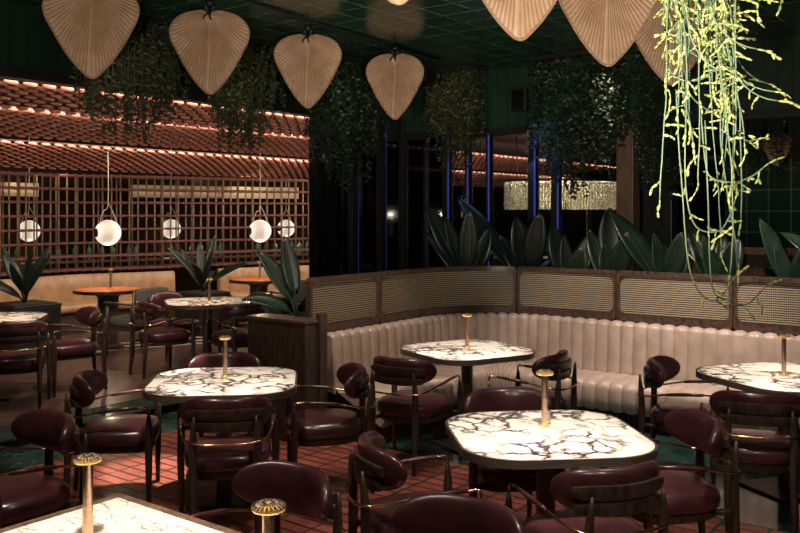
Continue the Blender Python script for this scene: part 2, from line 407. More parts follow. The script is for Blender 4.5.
# smoked glazing on the left line (v = VB) between u 6.95 and the corner
mb = MB(); mb.box(6.95, 7.25, VB-.02, VB+.12, 0, 2.9)
struct('wall_pier', mb, blackgloss)
gl = thing('glazed_partition', 'dark smoked glass partition behind the left bench section', 'partition', R(0,0), ROT)
for i, u in enumerate((7.55, 8.06, UB)):
    m_ = MB(); m_.box(u-.05, u+.05, VB-.04, VB+.08, 0, 2.9); mu = m_.build('mullion', black, gl, smooth=False, bevel=.004)
    if i < 2:
        m_ = MB(); m_.box(u+.051, u+.059, VB-.035, VB-.02, .1, 2.85); m_.build('edge_sheen', blue_edge_glow, mu, smooth=False)  # blue sheen on the mullion edge, made as a glowing strip
for u0, u1 in ((7.25,7.5),(7.6,8.01),(8.11,UB-.05)):
    m_ = MB(); m_.box(u0, u1, VB, VB+.02, .05, 2.9); m_.build('pane', glass_smoke, gl, smooth=False)
    m_ = MB(); m_.box(u0, u1, VB-.02, VB+.04, 0, .05); m_.build('sill', black, gl, smooth=False)
def v_at(px, u=UB):
    r = (px-400)/F
    return (CA*u - r*SA*u)/(SA + r*CA)
gz = thing('glazed_screen', 'dark framed glazing with glowing blue edges behind the big-leaf plants', 'glazing', R(0,0), ROT)
vs_ = [v_at(p) for p in (447, 468, 489, 533, 556)]
vend = v_at(628)
for i, v in enumerate(vs_):
    w = .075 if i in (0, 3, 4) else .03
    m_ = MB(); m_.box(UB-.05, UB+.07, v-w/2, v+w/2, 0, 2.7); mu = m_.build('mullion', black, gz, smooth=False, bevel=.004)
    m_ = MB(); m_.box(UB-.046, UB-.03, v-w/2-.010, v-w/2-.001, .1, 2.66); m_.build('edge_sheen', blue_edge_glow, mu, smooth=False)
edges = [VB+.0] + vs_ + [vend+.06]
for i in range(len(edges)-1):
    a_, b_ = edges[i]-.045, edges[i+1]+.045
    if a_ - b_ < .02: continue
    m_ = MB(); m_.box(UB+.0, UB+.012, b_, a_, .05, 2.7); m_.build('pane', glass_smoke if i == 0 else glass_clear, gz, smooth=False)
mb = MB(); mb.box(UB-.09, UB+.09, vend-.09, vend+.09, 0, 2.68)
tag(mb.build('timber_post', pillar, None, smooth=False, rotz=ROT, bevel=.01), 'warm brown timber post at the right end of the glazing', 'post')
v2 = v_at(655)
mb = MB(); mb.box(UB-.08, UB+.08, v2-.2, v2+.1, 0, 2.68)
tag(mb.build('wide_pier', black, None, smooth=False, rotz=ROT, bevel=.01), 'dark square pier right of the warm timber post', 'pier')

# ------------------------------------------------------------------ partition path
AR = .9; CU, CV = 6.58, 3.9; U0 = 5.1; L1 = CU-U0; L2 = AR*pi/2
def path(s):
    """point and inward normal (towards the seats) in room axes"""
    if s < L1: return (U0+s, CV+AR), (0, -1)
    if s < L1+L2:
        ph = pi/2-(s-L1)/AR; return (CU+AR*cos(ph), CV+AR*sin(ph)), (-cos(ph), -sin(ph))
    return (CU+AR, CV-(s-L1-L2)), (-1, 0)
def pp(s, off, z):
    (u, v), (nu, nv) = path(s)
    return (u+nu*off, v+nv*off, z)
SEND = L1+L2+4.6

# rattan panels
def panel(s0, s1, label):
    z0, z1 = .84, 1.262
    t = thing('rattan_screen', label, 'screen', R(0,0), ROT, 'rattan screens along the top of the bench')
    fw = .05; r = .07; n = 26
    def loop(a0, a1, c0, c1, rr):
        pts = []
        def edge(p, q, k):
            for i in range(k): pts.append((p[0]+(q[0]-p[0])*i/k, p[1]+(q[1]-p[1])*i/k))
        def arc(cx, cy, d0, k=6):
            for i in range(k): a = radians(d0+90*i/k); pts.append((cx+rr*cos(a), cy+rr*sin(a)))
        edge((a0+rr, c0), (a1-rr, c0), n); arc(a1-rr, c0+rr, -90)
        edge((a1, c0+rr), (a1, c1-rr), 5); arc(a1-rr, c1-rr, 0)
        edge((a1-rr, c1), (a0+rr, c1), n); arc(a0+rr, c1-rr, 90)
        edge((a0, c1-rr), (a0, c0+rr), 5); arc(a0+rr, c0+rr, 180)
        return pts
    lo = loop(s0+.004, s1-.004, z0-.03, z1, .035); li = loop(s0+.03, s1-.03, z0+.035, z1-.045, r)
    th = .026
    m_ = MB()
    m_.rings([[pp(s, -th, z) for s, z in lo], [pp(s, th, z) for s, z in lo], [pp(s, th, z) for s, z in li], [pp(s, -th, z) for s, z in li], [pp(s, -th, z) for s, z in lo]], cap=False)
    m_.build('frame', frame_m, t, angle=40)
    # cane sheet
    ns = max(8, int((s1-s0)/.05)); m_ = MB(); uvs = []
    for off in (.006, -.006):
        rows = []
        for zi in (z0+.03, z1-.04):
            rows.append([pp(s0+.025+(s1-s0-.05)*i/ns, off, zi) for i in range(ns+1)])
        m_.grid(rows)
    o = m_.build('cane_weave', cane_m, t, smooth=True)
    me = o.data; uvl = me.uv_layers.new(name='UVMap')
    ncol = ns+1
    for lp in me.loops:
        k = lp.vertex_index % (2*ncol); i = k % ncol; zi = k//ncol
        uvl.data[lp.index].uv = (s0+(s1-s0)*i/ns, z0 if zi == 0 else z1)
    return t
Ss = [0, .9, 2.58, 3.59, 4.62, 5.64, 6.66]
PL = ['rattan screen panel at the left end, above the timber end box', 'long curved rattan screen panel rounding the bench corner',
      'rattan screen panel just right of the curved corner panel', 'second rattan screen panel right of the corner, below the banana leaves',
      'rattan screen panel at the right edge, behind the hanging plant tips']
for i in range(len(Ss)-2): panel(Ss[i], Ss[i+1], PL[i])

# banquette
mbq = thing('banquette', 'taupe channel-tufted leather corner bench below the rattan screens', 'bench', R(0,0), ROT)
CH = .118
def channel_loft(prof, s0, s1, name, dep):
    nn = int((s1-s0)/CH); per = 8; rows = []
    cx = sum(p[0] for p in prof)/len(prof); cz = sum(p[1] for p in prof)/len(prof)
    for i in range(nn*per+1):
        s = s0+(s1-s0)*i/(nn*per); ph = (i % per)/per
        bul = dep*(max(0, sin(pi*ph))**.5-1)
        row = []
        for j, (o, z) in enumerate(prof):
            p0 = prof[max(0, j-1)]; p1 = prof[min(len(prof)-1, j+1)]
            to, tz = p1[0]-p0[0], p1[1]-p0[1]; l = sqrt(to*to+tz*tz) or 1
            no, nz = tz/l, -to/l
            row.append(pp(s, o+no*bul, z+nz*bul))
        rows.append(row)
    m_ = MB(); m_.grid(rows)
    k = len(prof)
    m_.f.append(tuple(range(k))); m_.f.append(tuple(range(len(rows)*k-1, len(rows)*k-k-1, -1)))
    return m_.build(name, tan_leather, mbq, angle=75)
def arcp(cx, cz, r, a0, a1, n): return [(cx+r*cos(radians(a0+(a1-a0)*i/n)), cz+r*sin(radians(a0+(a1-a0)*i/n))) for i in range(n+1)]
back_prof = [(.20,.34),(.195,.45),(.185,.6)] + arcp(.125,.765,.055,10,90,5) + arcp(.085,.76,.06,90,170,3) + [(.02,.6),(.02,.36)]
seat_prof = [(.66,.13),(.70,.17),(.705,.25)] + arcp(.63,.31,.075,0,90,6) + [(.5,.392),(.35,.388),(.215,.375)]
channel_loft(back_prof, .12, SEND, 'backrest', .022)
channel_loft(seat_prof, .12, SEND, 'seat', .021)
m_ = MB(); rows = []
npl = 90
for i in range(npl+1):
    s = .13+(SEND-.13)*i/npl
    rows.append([pp(s, o, z) for o, z in ((.02,0),(.61,0),(.61,.135),(.60,.36),(.02,.36))])
m_.rings(rows); m_.build('plinth', black, mbq, angle=40)
m_ = MB()   # nailhead studs on the plinth, drawn as the trim pattern of one strip
for i in range(110):
    s = .2+i*.05
    for z in (.045, .095):
        p = Vector(pp(s, .613, z)); m_.ell(p, Vector((.007,0,0)), Vector((0,.007,0)), Vector((0,0,.007)), 5, 4)
st = m_.build('nailhead_trim', bronze, mbq); st['kind'] = 'stuff'

# planter box behind the partition, with timber end box
pl = thing('planter_box', 'long dark timber planter box behind the rattan screens', 'planter', R(0,0), ROT)
m_ = MB(); rows = []
for i in range(81):
    s = .0+SEND*i/80
    rows.append([pp(s, -o, z) for o, z in ((.035,0),(.46,0),(.46,.92),(.43,.92),(.43,.88),(.07,.88),(.07,.92),(.035,.92))])
m_.rings(rows); m_.build('box_body', dwood, pl, angle=30)
m_ = MB(); m_.grid([[pp(.02+(SEND-.04)*i/60, -o, .86 if o in (.07,.43) else .895) for o in (.07,.2,.32,.43)] for i in range(61)]); m_.build('soil', soil, pl)
mb = MB(); mb.box(4.86, 5.06, 4.60, 5.24, 0, .93)
eb = thing('timber_end_box', 'rough dark timber box closing the left end of the bench', 'box', R(0,0), ROT)
mb.build('body', dwood, eb, smooth=False, bevel=.008)
mb = MB(); mb.box(4.85, 5.07, 4.59, 5.25, .93, .955); mb.build('cap', frame_m, eb, smooth=False, bevel=.006)
mb = MB(); mb.box(5.0, 5.09, 4.575, 4.62, 0, 1.0)
mb.build('corner_post', dwood, eb, smooth=False, bevel=.006)

# ------------------------------------------------------------------ chairs
def sup(w, d, n, k, taper=0.0, cy=0):
    pts = []
    for i in range(k):
        a = 2*pi*i/k; c, s = cos(a), sin(a)
        x = (abs(c)**(2/n))*(1 if c >= 0 else -1)*w; y = (abs(s)**(2/n))*(1 if s >= 0 else -1)*d
        x *= 1+taper*y/d
        pts.append((x, y+cy))
    return pts
def make_chair():
    t = thing('armchair', '', 'chair')
    k = 32
    def ring(sc_, z): return [(x*sc_, y*sc_, z) for x, y in sup(.245, .245, 3.2, k, .1, .0)]
    m_ = MB(); m_.rings([ring(.9,.365), ring(.98,.38), ring(1.0,.405), ring(.985,.435), ring(.93,.455), ring(.8,.467), ring(.5,.474), ring(.15,.476)])
    m_.build('seat', leather, t)
    m_ = MB(); m_.rings([ring(.8,.32), ring(.9,.325), ring(.9,.366), ring(.8,.367)]); m_.build('seat_frame', dwood, t, angle=40)
    for s in (-1, 1):
        m_ = MB(); m_.tube([(s*.275,.205,0),(s*.277,.205,.2),(s*.278,.205,.38),(s*.276,.205,.48),(s*.272,.203,.545),(s*.271,.203,.572)], [.0135,.019,.0235,.022,.013,.007], 12)
        # short rail joining leg and seat frame
        m_.tube([(s*.27,.2,.35),(s*.2,.17,.35)], [.016,.016], 8)
        m_.build('leg', dwood, t)
        m_ = MB(); m_.tube([(s*.172,-.30,0),(s*.173,-.285,.2),(s*.173,-.277,.4),(s*.172,-.28,.55),(s*.168,-.288,.64),(s*.165,-.292,.69)], [.0135,.02,.024,.021,.013,.006], 12)
        m_.tube([(s*.172,-.275,.35),(s*.16,-.18,.35)], [.016,.016], 8)
        m_.build('leg', dwood, t)
    # curved padded back
    Rb = .30; ns = 26; nf = 16; rows = []
    def bc(th, off): return (Rb+off)*sin(th), -.245+Rb-(Rb+off)*cos(th)
    A = radians(56)
    for i in range(ns+1):
        q = -1+2*i/ns; q = math.copysign(1-(1-abs(q))**1.6, q); th = A*q
        e = max(0, 1-abs(q)**3.2)**.5; hh = .098*max(e, .02); tt = .034*max(e, .04)**.7
        row = []
        for j in range(nf):
            a = 2*pi*j/nf; ca, sa = cos(a), sin(a)
            zz = hh*(abs(sa)**.8)*(1 if sa >= 0 else -1); oo = tt*(abs(ca)**.8)*(1 if ca >= 0 else -1)
            x, y = bc(th, oo); row.append((x, y - zz*.12, .682+zz+.012*abs(q)))
        rows.append(row)
    m_ = MB(); m_.rings(rows); m_.build('backrest', leather, t)
    for z0, z1, aa in ((.662,.722,38),(.600,.655,36)):
        rows = []
        for i in range(17):
            th = radians(aa)*(-1+2*i/16); e = max(0, 1-abs(-1+2*i/16)**6)**.5
            zc = (z0+z1)/2; hz = (z1-z0)/2*max(.62, e); row = []
            for oo, zz in ((.030,-hz),(.050,-hz),(.056,0),(.050,hz),(.030,hz)):
                x, y = bc(th, oo); row.append((x, y-zz*.1, zc+zz))
            rows.append(row)
        m_ = MB(); m_.rings(rows); m_.build('back_slat', dwood, t, angle=50)
    # brass arm rail with leather sleeves
    half = [(.271,.203,.565),(.271,.205,.592),(.268,.195,.607),(.262,.17,.609),(.262,.05,.602),(.255,-.08,.588),(.238,-.19,.566),(.205,-.275,.552),(.14,-.315,.546),(.07,-.328,.545),(0,-.331,.545)]
    full = half + [(-x, y, z) for x, y, z in reversed(half[:-1])]
    m_ = MB(); m_.tube(catmull(full, 4), .0065, 8); m_.build('arm_rail', brass, t)
    for s in (-1, 1):
        m_ = MB(); m_.tube([(s*.262,.145,.609),(s*.263,.05,.603),(s*.258,-.06,.591),(s*.254,-.09,.586)], [.009,.0115,.0115,.009], 10); m_.build('arm_sleeve', leather, t)
    return t
chair = make_chair(); used = [False]
def place(x, y, ang, label, group, z=0):
    rz = radians(ang-90)
    if not used[0]:
        used[0] = True; chair.location = (x, y, z); chair.rotation_euler = (0,0,rz); chair['label'] = label; chair['group'] = group; return chair
    return dup(chair, (x, y, z), rz, label, group)
G1 = 'maroon armchairs on the brick floor'; G2 = 'maroon armchairs on the wood floor'
place(.09, 3.93, 12, 'maroon leather armchair left of the nearest full marble table, facing right', G1)
place(.63, 4.79, -82, 'maroon armchair behind the nearest full marble table, facing the camera', G1)
place(.80, 3.70, 110, 'maroon armchair in front of the nearest full marble table, wooden back slats to us', G1)
place(1.31, 4.32, 188, 'maroon armchair at the right side of the nearest full marble table', G1)
place(-.99, 4.99, 99, 'maroon armchair in front of the left marble table, back to us', G1)
place(-1.77, 5.5, 10, 'maroon armchair left of the left marble table, seen side-on', G1)
place(-.50, 5.68, 190, 'maroon armchair right of the left marble table, beside the timber end box', G1)
place(-1.22, 6.04, -80, 'maroon armchair behind the left marble table, only its back top showing', G1)
place(.095, 6.255, 60, 'maroon armchair front-left of the marble table in the bench corner', G1)
place(.953, 6.395, 150, 'maroon armchair right of the bench-corner table, behind the brass lamp', G1)
place(2.08, 5.13, 76, 'maroon armchair in front of the marble table at the right edge, back to us', G1)
place(1.967, 5.915, -30, 'maroon armchair against the bench, left of the right-edge marble table', G1)
place(-1.88, 4.22, 230, 'maroon armchair at the left picture edge, facing away to lower left', G1)
place(-.55, 3.30, 233, 'maroon armchair behind the foreground table, beside its right brass lamp', G1)
place(.13, 2.88, 240, 'maroon armchair cut off at the bottom edge, shiny rounded back top', G1)
place(-3.39, 7.70, 115, 'maroon armchair in front of the far-left marble table, back to us', G2, E)
place(-3.20, 8.42, 215, 'maroon armchair at the right of the far-left marble table', G2, E)
place(-2.52, 9.28, 40, 'maroon armchair front-left of the far middle marble table', G2, E)
place(-2.62, 10.1, -30, 'maroon armchair behind the far middle marble table, facing us', G2, E)
place(-1.70, 9.15, 125, 'maroon armchair front-right of the far middle marble table, back to us', G2, E)
place(-1.78, 9.98, 210, 'maroon armchair right of the far middle marble table, facing left', G2, E)
# grey lounge chairs at the orange tables
def make_grey():
    t = thing('lounge_chair', '', 'chair', group='grey lounge chairs by the booths')
    def rr(w, d, z0, z1, y0):
        m_ = MB(); q = [(1-.06,z0),(1,z0+.02),(1,z1-.03),(.96,z1-.008),(.85,z1)]
        m_.rings([[(x*s_, y*s_+y0, z) for x, y in sup(w, d, 5, 28)] for s_, z in q]); return m_
    rr(.26,.25,.34,.45,0).build('seat', greyfab, t)
    b = rr(.25,.05,.5,.80,-.25); b.build('backrest', greyfab, t)
    for s in (-1, 1):
        for y, zt in ((.2,.62),(-.25,.78)):
            m_ = MB(); m_.tube([(s*.28,y,0),(s*.28,y,.4),(s*.275,y,zt)], [.015,.02,.016], 10); m_.build('leg', dwood, t)
        m_ = MB(); m_.box(s*.28-.025, s*.28+.025, -.26, .23, .61, .635); m_.build('arm', dwood, t, smooth=False, bevel=.008)
    m_ = MB(); m_.box(-.27,.27,-.22,.2,.30,.345); m_.build('seat_frame', dwood, t, smooth=False)
    return t
g = make_grey(); g.location = (-3.22, 10.62, E); g.rotation_euler = (0,0,radians(150-90)); g['label'] = 'grey upholstered lounge chair at the left orange table'
dup(g, (-1.42, 11.95, E), radians(130-90), 'grey upholstered lounge chair at the right orange table')

# ------------------------------------------------------------------ marble tables
def rrect(h, r, k=10):
    pts = []
    for q, (sx, sy) in enumerate(((1,1),(-1,1),(-1,-1),(1,-1))):
        for i in range(k+1):
            a = radians(q*90+90*i/k); pts.append((sx*(h-r)+r*cos(a), sy*(h-r)+r*sin(a)))
    return pts
def make_table(half=.49, r=.27, zt=.738, label='', mat=viola):
    t = thing('cafe_table', label, 'table')
    o = rrect(half-.012, r-.012); b = rrect(half, r)
    m_ = MB(); m_.rings([[(x,y,zt-.03) for x, y in o], [(x,y,zt-.001) for x, y in o], [(x*.995,y*.995,zt) for x, y in o]]); m_.build('tabletop', mat, t, angle=40)
    m_ = MB(); m_.rings([[(x*.97,y*.97,zt-.042) for x, y in b], [(x,y,zt-.04) for x, y in b], [(x,y,zt-.002) for x, y in b], [(x*.992,y*.992,zt+.0005) for x, y in b], [(x,y,zt-.02) for x, y in o]], cap=False); m_.build('edge_band', bronze, t, angle=40)
    m_ = MB(); m_.lathe([(.05,.02),(.05,zt-.04),(.16,zt-.04),(.16,zt-.03)], 28); m_.build('pedestal', bronze, t, angle=40)
    m_ = MB(); m_.box(-.22,.22,-.22,.22,0,.016); m_.build('base_plate', dwood_metal, t, smooth=False, bevel=.004)
    return t
T = {}
t0 = make_table(); t0.scale = (.925,.925,1); t0.location = (.70,4.18,0); t0.rotation_euler = (0,0,radians(6)); t0['label'] = 'nearest full marble table, rounded square on a bronze pedestal'; t0['group'] = 'marble tables'
for (x, y, z, rz, lab, sc_) in ((.516,6.695,0,30,'marble table in the corner of the taupe bench',.90),
        (-1.106,5.467,0,6,'marble table on the brick floor at left, dark veins, chairs all around',.93),
        (2.49,5.62,0,20,'marble table cut by the right edge, in front of the bench',.95),
        (-3.80,8.10,E,10,'marble table cut by the left edge, on the wood floor',.92),
        (-2.12,9.59,E,20,'marble table in the middle of the wood floor, thin brass lamp on top',.92)):
    o = dup(t0, (x,y,z), radians(rz), lab, 'marble tables'); o.scale = (sc_,sc_,1)
# long foreground table with timber edge
lt = thing('communal_table', 'long pale marble table with a dark timber edge in the bottom-left corner', 'table', R(0,0), ROT)
a0, a1, b0, b1 = 1.30, 1.967, 1.36, 2.812; zt = .738; e = .03
m_ = MB(); m_.box(a0+e, a1-e, b0+e, b1-e, zt-.03, zt); m_.build('tabletop', streak, lt, smooth=False)
m_ = MB()
for q in ((a0,a1,b0,b0+e),(a0,a1,b1-e,b1),(a0,a0+e,b0+e,b1-e),(a1-e,a1,b0+e,b1-e)): m_.box(q[0],q[1],q[2],q[3],zt-.045,zt+.003)
m_.build('edge_band', mwood, lt, smooth=False)
for bb in (1.75, 2.42):
    m_ = MB(); m_.lathe([(.05,.02),(.05,zt-.03)], 24, (a0+a1)/2, bb); m_.build('pedestal', bronze, lt, angle=40)
    m_ = MB(); m_.box((a0+a1)/2-.22,(a0+a1)/2+.22,bb-.22,bb+.22,0,.018); m_.build('base_plate', bronze, lt, smooth=False)
# orange round tables
def orange(loc, lab):
    t = thing('round_table', lab, 'table', loc, 0, 'orange tables by the booths')
    m_ = MB(); m_.lathe([(.38,.70),(.41,.705),(.412,.737),(.40,.738)], 48); m_.build('tabletop', orangewood, t, angle=40)
    m_ = MB(); m_.lathe([(.413,.695),(.425,.70),(.425,.733),(.413,.739)], 48, cap=False); m_.build('edge_band', black, t, angle=40)
    m_ = MB(); m_.lathe([(.2,0),(.2,.02),(.13,.05),(.13,.64),(.2,.70)], 32); m_.build('pedestal', dwood, t, angle=40)
    return t
orange((-3.71,11.06,E), 'round orange-topped table at the left booth'); orange((-2.06,12.69,E), 'round orange-topped table at the right booth')

# ------------------------------------------------------------------ table lamps
def make_lamp(h, r, rs, label, loc, tube_m=copperrod, rz=0):
    t = thing('table_lamp', label, 'lamp', loc, rz, 'slim table lamps')
    m_ = MB(); m_.lathe([(rs*2.1,0),(rs*2.1,.008),(rs*1.7,.012),(rs*1.1,.014),(rs,.015)], 24); m_.build('base', gold, t, angle=40)
    m_ = MB(); m_.lathe([(rs,.012),(rs,h-.012),(rs*.6,h-.008)], 20); m_.build('stem', tube_m, t, angle=50)
    n = 44; rings = []
    for rr_, z in ((.15,h-.012),(.92,h-.012),(1,h-.006),(.97,h+.002),(.45,h+.010),(.08,h+.006)):
        ring = []
        for k in range(n*2):
            a = pi*k/n; q = (1 if k % 2 else -1)
            rad = r*rr_*(1+(.035*q if rr_ > .4 else 0)); ring.append((rad*cos(a), rad*sin(a), z+(.0022*q if rr_ > .3 and z > h-.01 else 0)))
        rings.append(ring)
    m_ = MB(); m_.rings(rings); sh = m_.build('shade', gold, t, smooth=False)
    m_ = MB()
    for k in range(22):
        a = 2*pi*k/22; m_.tube([(r*.25*cos(a), r*.25*sin(a), h+.0115),(r*.6*cos(a+.1), r*.6*sin(a+.1), h+.009),(r*.98*cos(a+.2), r*.98*sin(a+.2), h+.003)], [.0012,.0022,.003], 5)
    m_.build('fluting', black, sh)
    return t
zt = .738
make_lamp(.262,.042,.0155,'brass lamp with fluted black and gold disc on the nearest full marble table',(.718,4.317,zt))
make_lamp(.255,.036,.014,'slim lamp on the marble table in the bench corner',(.52,6.75,zt))
make_lamp(.255,.036,.014,'slim lamp on the left marble table over the brick floor',(-1.115,5.55,zt))
make_lamp(.255,.040,.015,'slim lamp on the marble table at the right edge',(2.48,5.62,zt))
make_lamp(.262,.043,.0165,'left fluted lamp on the long foreground table',(-1.01,2.815,zt))
make_lamp(.262,.046,.017,'right fluted lamp on the long foreground table, before a chair back',(-.356,2.36,zt))
make_lamp(.25,.03,.013,'slim dark lamp on the left orange table',(-3.66,11.0,zt+E+.002),bronze)
make_lamp(.25,.03,.013,'slim dark lamp on the right orange table',(-2.04,12.66,zt+E+.002),bronze)
make_lamp(.25,.036,.015,'slim bronze lamp on the middle table of the wood floor',(-2.08,9.5,zt+E),bronze)

# ------------------------------------------------------------------ palm-leaf fans
half = [(0,0),(.05,.02),(.165,.14),(.245,.25),(.32,.37),(.405,.53),(.47,.66),(.497,.76),(.492,.84),(.445,.935),(.365,1.005),(.25,1.055),(.12,1.08),(.04,1.075),(0,1.06)]
outline = catmull([(x,y,0) for x, y in half], 5)
outline = outline + [Vector((-p.x, p.y, 0)) for p in reversed(outline[1:-1])]
def make_fan():
    t = thing('palm_leaf_fan', '', 'fan')
    W = .585
    A = Vector((0,1.02,0)); pts = resample(outline+[outline[0]], .027)[:-1]; n = len(pts)
    if n % 2: pts = pts[:-1]; n -= 1
    def emb(q, dz=0):   # local (x, y) -> 3d, gently cupped
        x, y = q.x*W, (q.y)*W
        return (x, -.10*abs(x)**1.6*2+dz, y)
    rows = []
    for j in range(8):
        f = .04+.96*j/7
        rows.append([emb(A.lerp(p, f), (.009 if k % 2 else -.009)*min(1, f*1.6)*(1-.3*f)) for k, p in enumerate(pts)])
    m_ = MB(); m_.grid(rows, closed=True); m_.f.append(tuple(range(n)))
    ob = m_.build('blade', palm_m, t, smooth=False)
    ca_ = ob.data.color_attributes.new('ridge_shade', 'FLOAT_COLOR', 'POINT')
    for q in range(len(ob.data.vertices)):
        c_ = 1.0 if (q % n) % 2 else .68  # pleat shading put into the colour, along the leaf's darker ridge lines
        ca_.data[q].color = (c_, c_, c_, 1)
    md = ob.modifiers.new('solid', 'SOLIDIFY'); md.thickness = .003; md.offset = 0
    m_ = MB(); m_.tube([emb(p) for p in pts+[pts[0]]], .0075, 6, cap=False); m_.build('rim', palm_rim, t)
    zt = 1.085*W
    m_ = MB(); m_.tube([(0,.012,zt-.12),(0,.012,CZ-2.69+.0)], [.009,.009], 8)
    for a in (-1, 1):
        m_.tube([(0,-.015,zt-.01),(a*.035,-.03,zt+.025),(a*.05,-.03,zt+.005),(0,-.02,zt-.012)], [.009,.014,.014,.009], 6)
        m_.tube([(0,-.02,zt-.01),(a*.02-.02,-.03,zt-.05),(a*.03-.02,-.03,zt-.075)], [.009,.008,.006], 6)
    m_.lathe([(.03,CZ-2.69-.04),(.035,CZ-2.69-.03),(.035,CZ-2.69)], 12)
    m_.build('hanging_bow', black, t)
    return t
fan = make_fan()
GF1, GF2 = 'fans in the left row', 'fans in the right row'
fl = [(92,5.83,'largest palm-leaf fan, at the front of the left hanging row'),(210,6.62,'second palm-leaf fan of the left row, black bow on top'),
      (308,7.52,'third palm-leaf fan of the left row'),(395,8.45,'farthest palm-leaf fan of the left row')]
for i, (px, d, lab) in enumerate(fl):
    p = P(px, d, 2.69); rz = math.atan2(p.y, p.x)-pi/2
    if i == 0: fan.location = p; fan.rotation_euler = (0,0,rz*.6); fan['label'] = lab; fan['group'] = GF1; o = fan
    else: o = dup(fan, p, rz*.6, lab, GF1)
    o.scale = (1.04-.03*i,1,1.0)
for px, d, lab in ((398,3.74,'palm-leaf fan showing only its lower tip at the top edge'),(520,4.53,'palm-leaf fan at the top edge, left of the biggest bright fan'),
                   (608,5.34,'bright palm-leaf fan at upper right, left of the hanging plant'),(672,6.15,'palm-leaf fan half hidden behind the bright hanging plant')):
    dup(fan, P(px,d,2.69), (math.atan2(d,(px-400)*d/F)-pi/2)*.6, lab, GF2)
o = dup(fan, P(777,17.2-5.2,2.42), radians(-30), 'small distant palm-leaf fan before the green tiled wall', 'distant fans'); o.scale = (.68,.7,.7)
# tracks
for nm, p0, p1, lab in (('ceiling_track', P(60,5.2,CZ), P(440,9.1,CZ), 'black track on the tiled ceiling above the left fan row'),
                        ('ceiling_track', P(398,3.3,CZ), P(700,6.7,CZ), 'black track on the tiled ceiling above the right fan row')):
    m_ = MB(); m_.tube([p0-Vector((0,0,.014)), p1-Vector((0,0,.014))], .012, 6); tag(m_.build(nm, black), lab, 'track', 'ceiling tracks')
sp = thing('ceiling_speaker', 'black box unit on the ceiling right of the farthest left fan', 'speaker', R(8.05, 5.75, CZ), ROT)
m_ = MB(); m_.box(-.17,.17,-.13,.13,-.15,-.001); m_.build('housing', black, sp, smooth=False, bevel=.01)
m_ = MB(); m_.box(-.175,-.17,-.11,.11,-.13,-.02); m_.build('grille', blackgloss, sp, smooth=False)
vb = v_at(523, UB)
wb = thing('wall_speaker', 'small square black box on the green boarded header', 'speaker', R(UB-.06, vb, 3.02), ROT)
m_ = MB(); m_.box(-.05,.055,-.09,.09,-.12,.12); m_.build('housing', black, wb, smooth=False, bevel=.008)
m_ = MB(); m_.box(-.055,-.05,-.07,.07,-.1,.1); m_.build('grille', blackgloss, wb, smooth=False)

# ------------------------------------------------------------------ rope canopies
def canopy(v0, z0, v1, z1, u0, u1, nrow, label, full_u=11.0):
    t = thing('woven_rope_canopy', label, 'canopy', R(0,0), ROT, 'scalloped rope canopies')
    def zz(f): return z0+(z1-z0)*f + .02*sin(pi*f)      # gently arched band
    m_ = MB(); rows = []
    for i in range(25):
        u = u0+(u1-u0)*i/24
        rows.append([(u, v0+.02+(v1-v0)*k/10, zz(k/10)+.028) for k in range(11)])
    m_.grid(rows); m_.build('backing', ropedark, t, solid=.012)
    m_ = MB(); pitch = .168
    for j in range(nrow):
        f = j/(nrow-1); v = v0+(v1-v0)*f; z = zz(f)
        u = u0
        k = 1.0 if j else 1.5
        while u < u1:
            near = u < full_u
            m_.ell((u, v, z), Vector((.064,0,-.006)), Vector((.0,(.045 if v0 < 9 else .03),-.004)), Vector((0,.003,(.0165 if v0 < 9 else .0125)*k)), 10 if near else 6, 6 if near else 4)
            u += pitch
    rp = m_.build('rope_weave', rope, t); rp['kind'] = 'stuff'
canopy(6.78, 2.85, 7.80, 2.77, 2.2, UB, 8, 'nearest scalloped band of the red rope ceiling')
canopy(8.1, 2.79, 9.45, 2.66, 2.6, 19, 12, 'middle scalloped band of the red rope ceiling')
canopy(9.7, 2.60, 11.25, 2.40, 3.4, 22.6, 12, 'farthest scalloped band of the red rope ceiling, sloping to the lattice')

# ------------------------------------------------------------------ lattice wall and booth
wallpts = [(-7.4,9.6,0),(-6.4,10.6,0),(-5.5,11.75,0),(-4.8,12.75,0),(-3.9,13.3,0),(-3.1,13.95,0),(-2.3,14.5,0),(-1.45,15.0,0),(-.3,15.7,0),(.9,16.4,0)]
wp = resample(catmull(wallpts, 8), .13)
def woff(pts, off):
    out = []
    for i, p in enumerate(pts):
        tn = (pts[min(i+1, len(pts)-1)]-pts[max(i-1, 0)]).normalized(); n = Vector((tn.y, -tn.x, 0))
        out.append(p + n*off)
    return out
lat = thing('lattice_screen', 'bamboo and red rope lattice wall behind the booths', 'screen', (0,0,0))
m_ = MB()
for i, p in enumerate(wp): m_.tube([(p.x,p.y,.9),(p.x,p.y,2.35)], .013, 6)
o = m_.build('vertical_bars', bamboo, lat); o['kind'] = 'stuff'
m_ = MB(); w2 = woff(wp, -.34)
for i, p in enumerate(w2):
    if i % 2: m_.tube([(p.x,p.y,.9),(p.x,p.y,2.35)], .013, 6)
o = m_.build('rear_bars', bamboo, lat); o['kind'] = 'stuff'
fine = resample(wp, .06)
for k in range(8):
    z = .93+k*.199
    for pts in ((woff(fine, .015)),) + ((woff(fine, -.33),) if k in (0,1,6,7) else ()):
        m_ = MB()
        for ph in (0, pi):
            m_.tube([(p.x, p.y, z+.011*sin(i*1.35+ph)) for i, p in enumerate(pts)], .0125, 6)
        m_.build('rope_rail', rail_rope, lat)
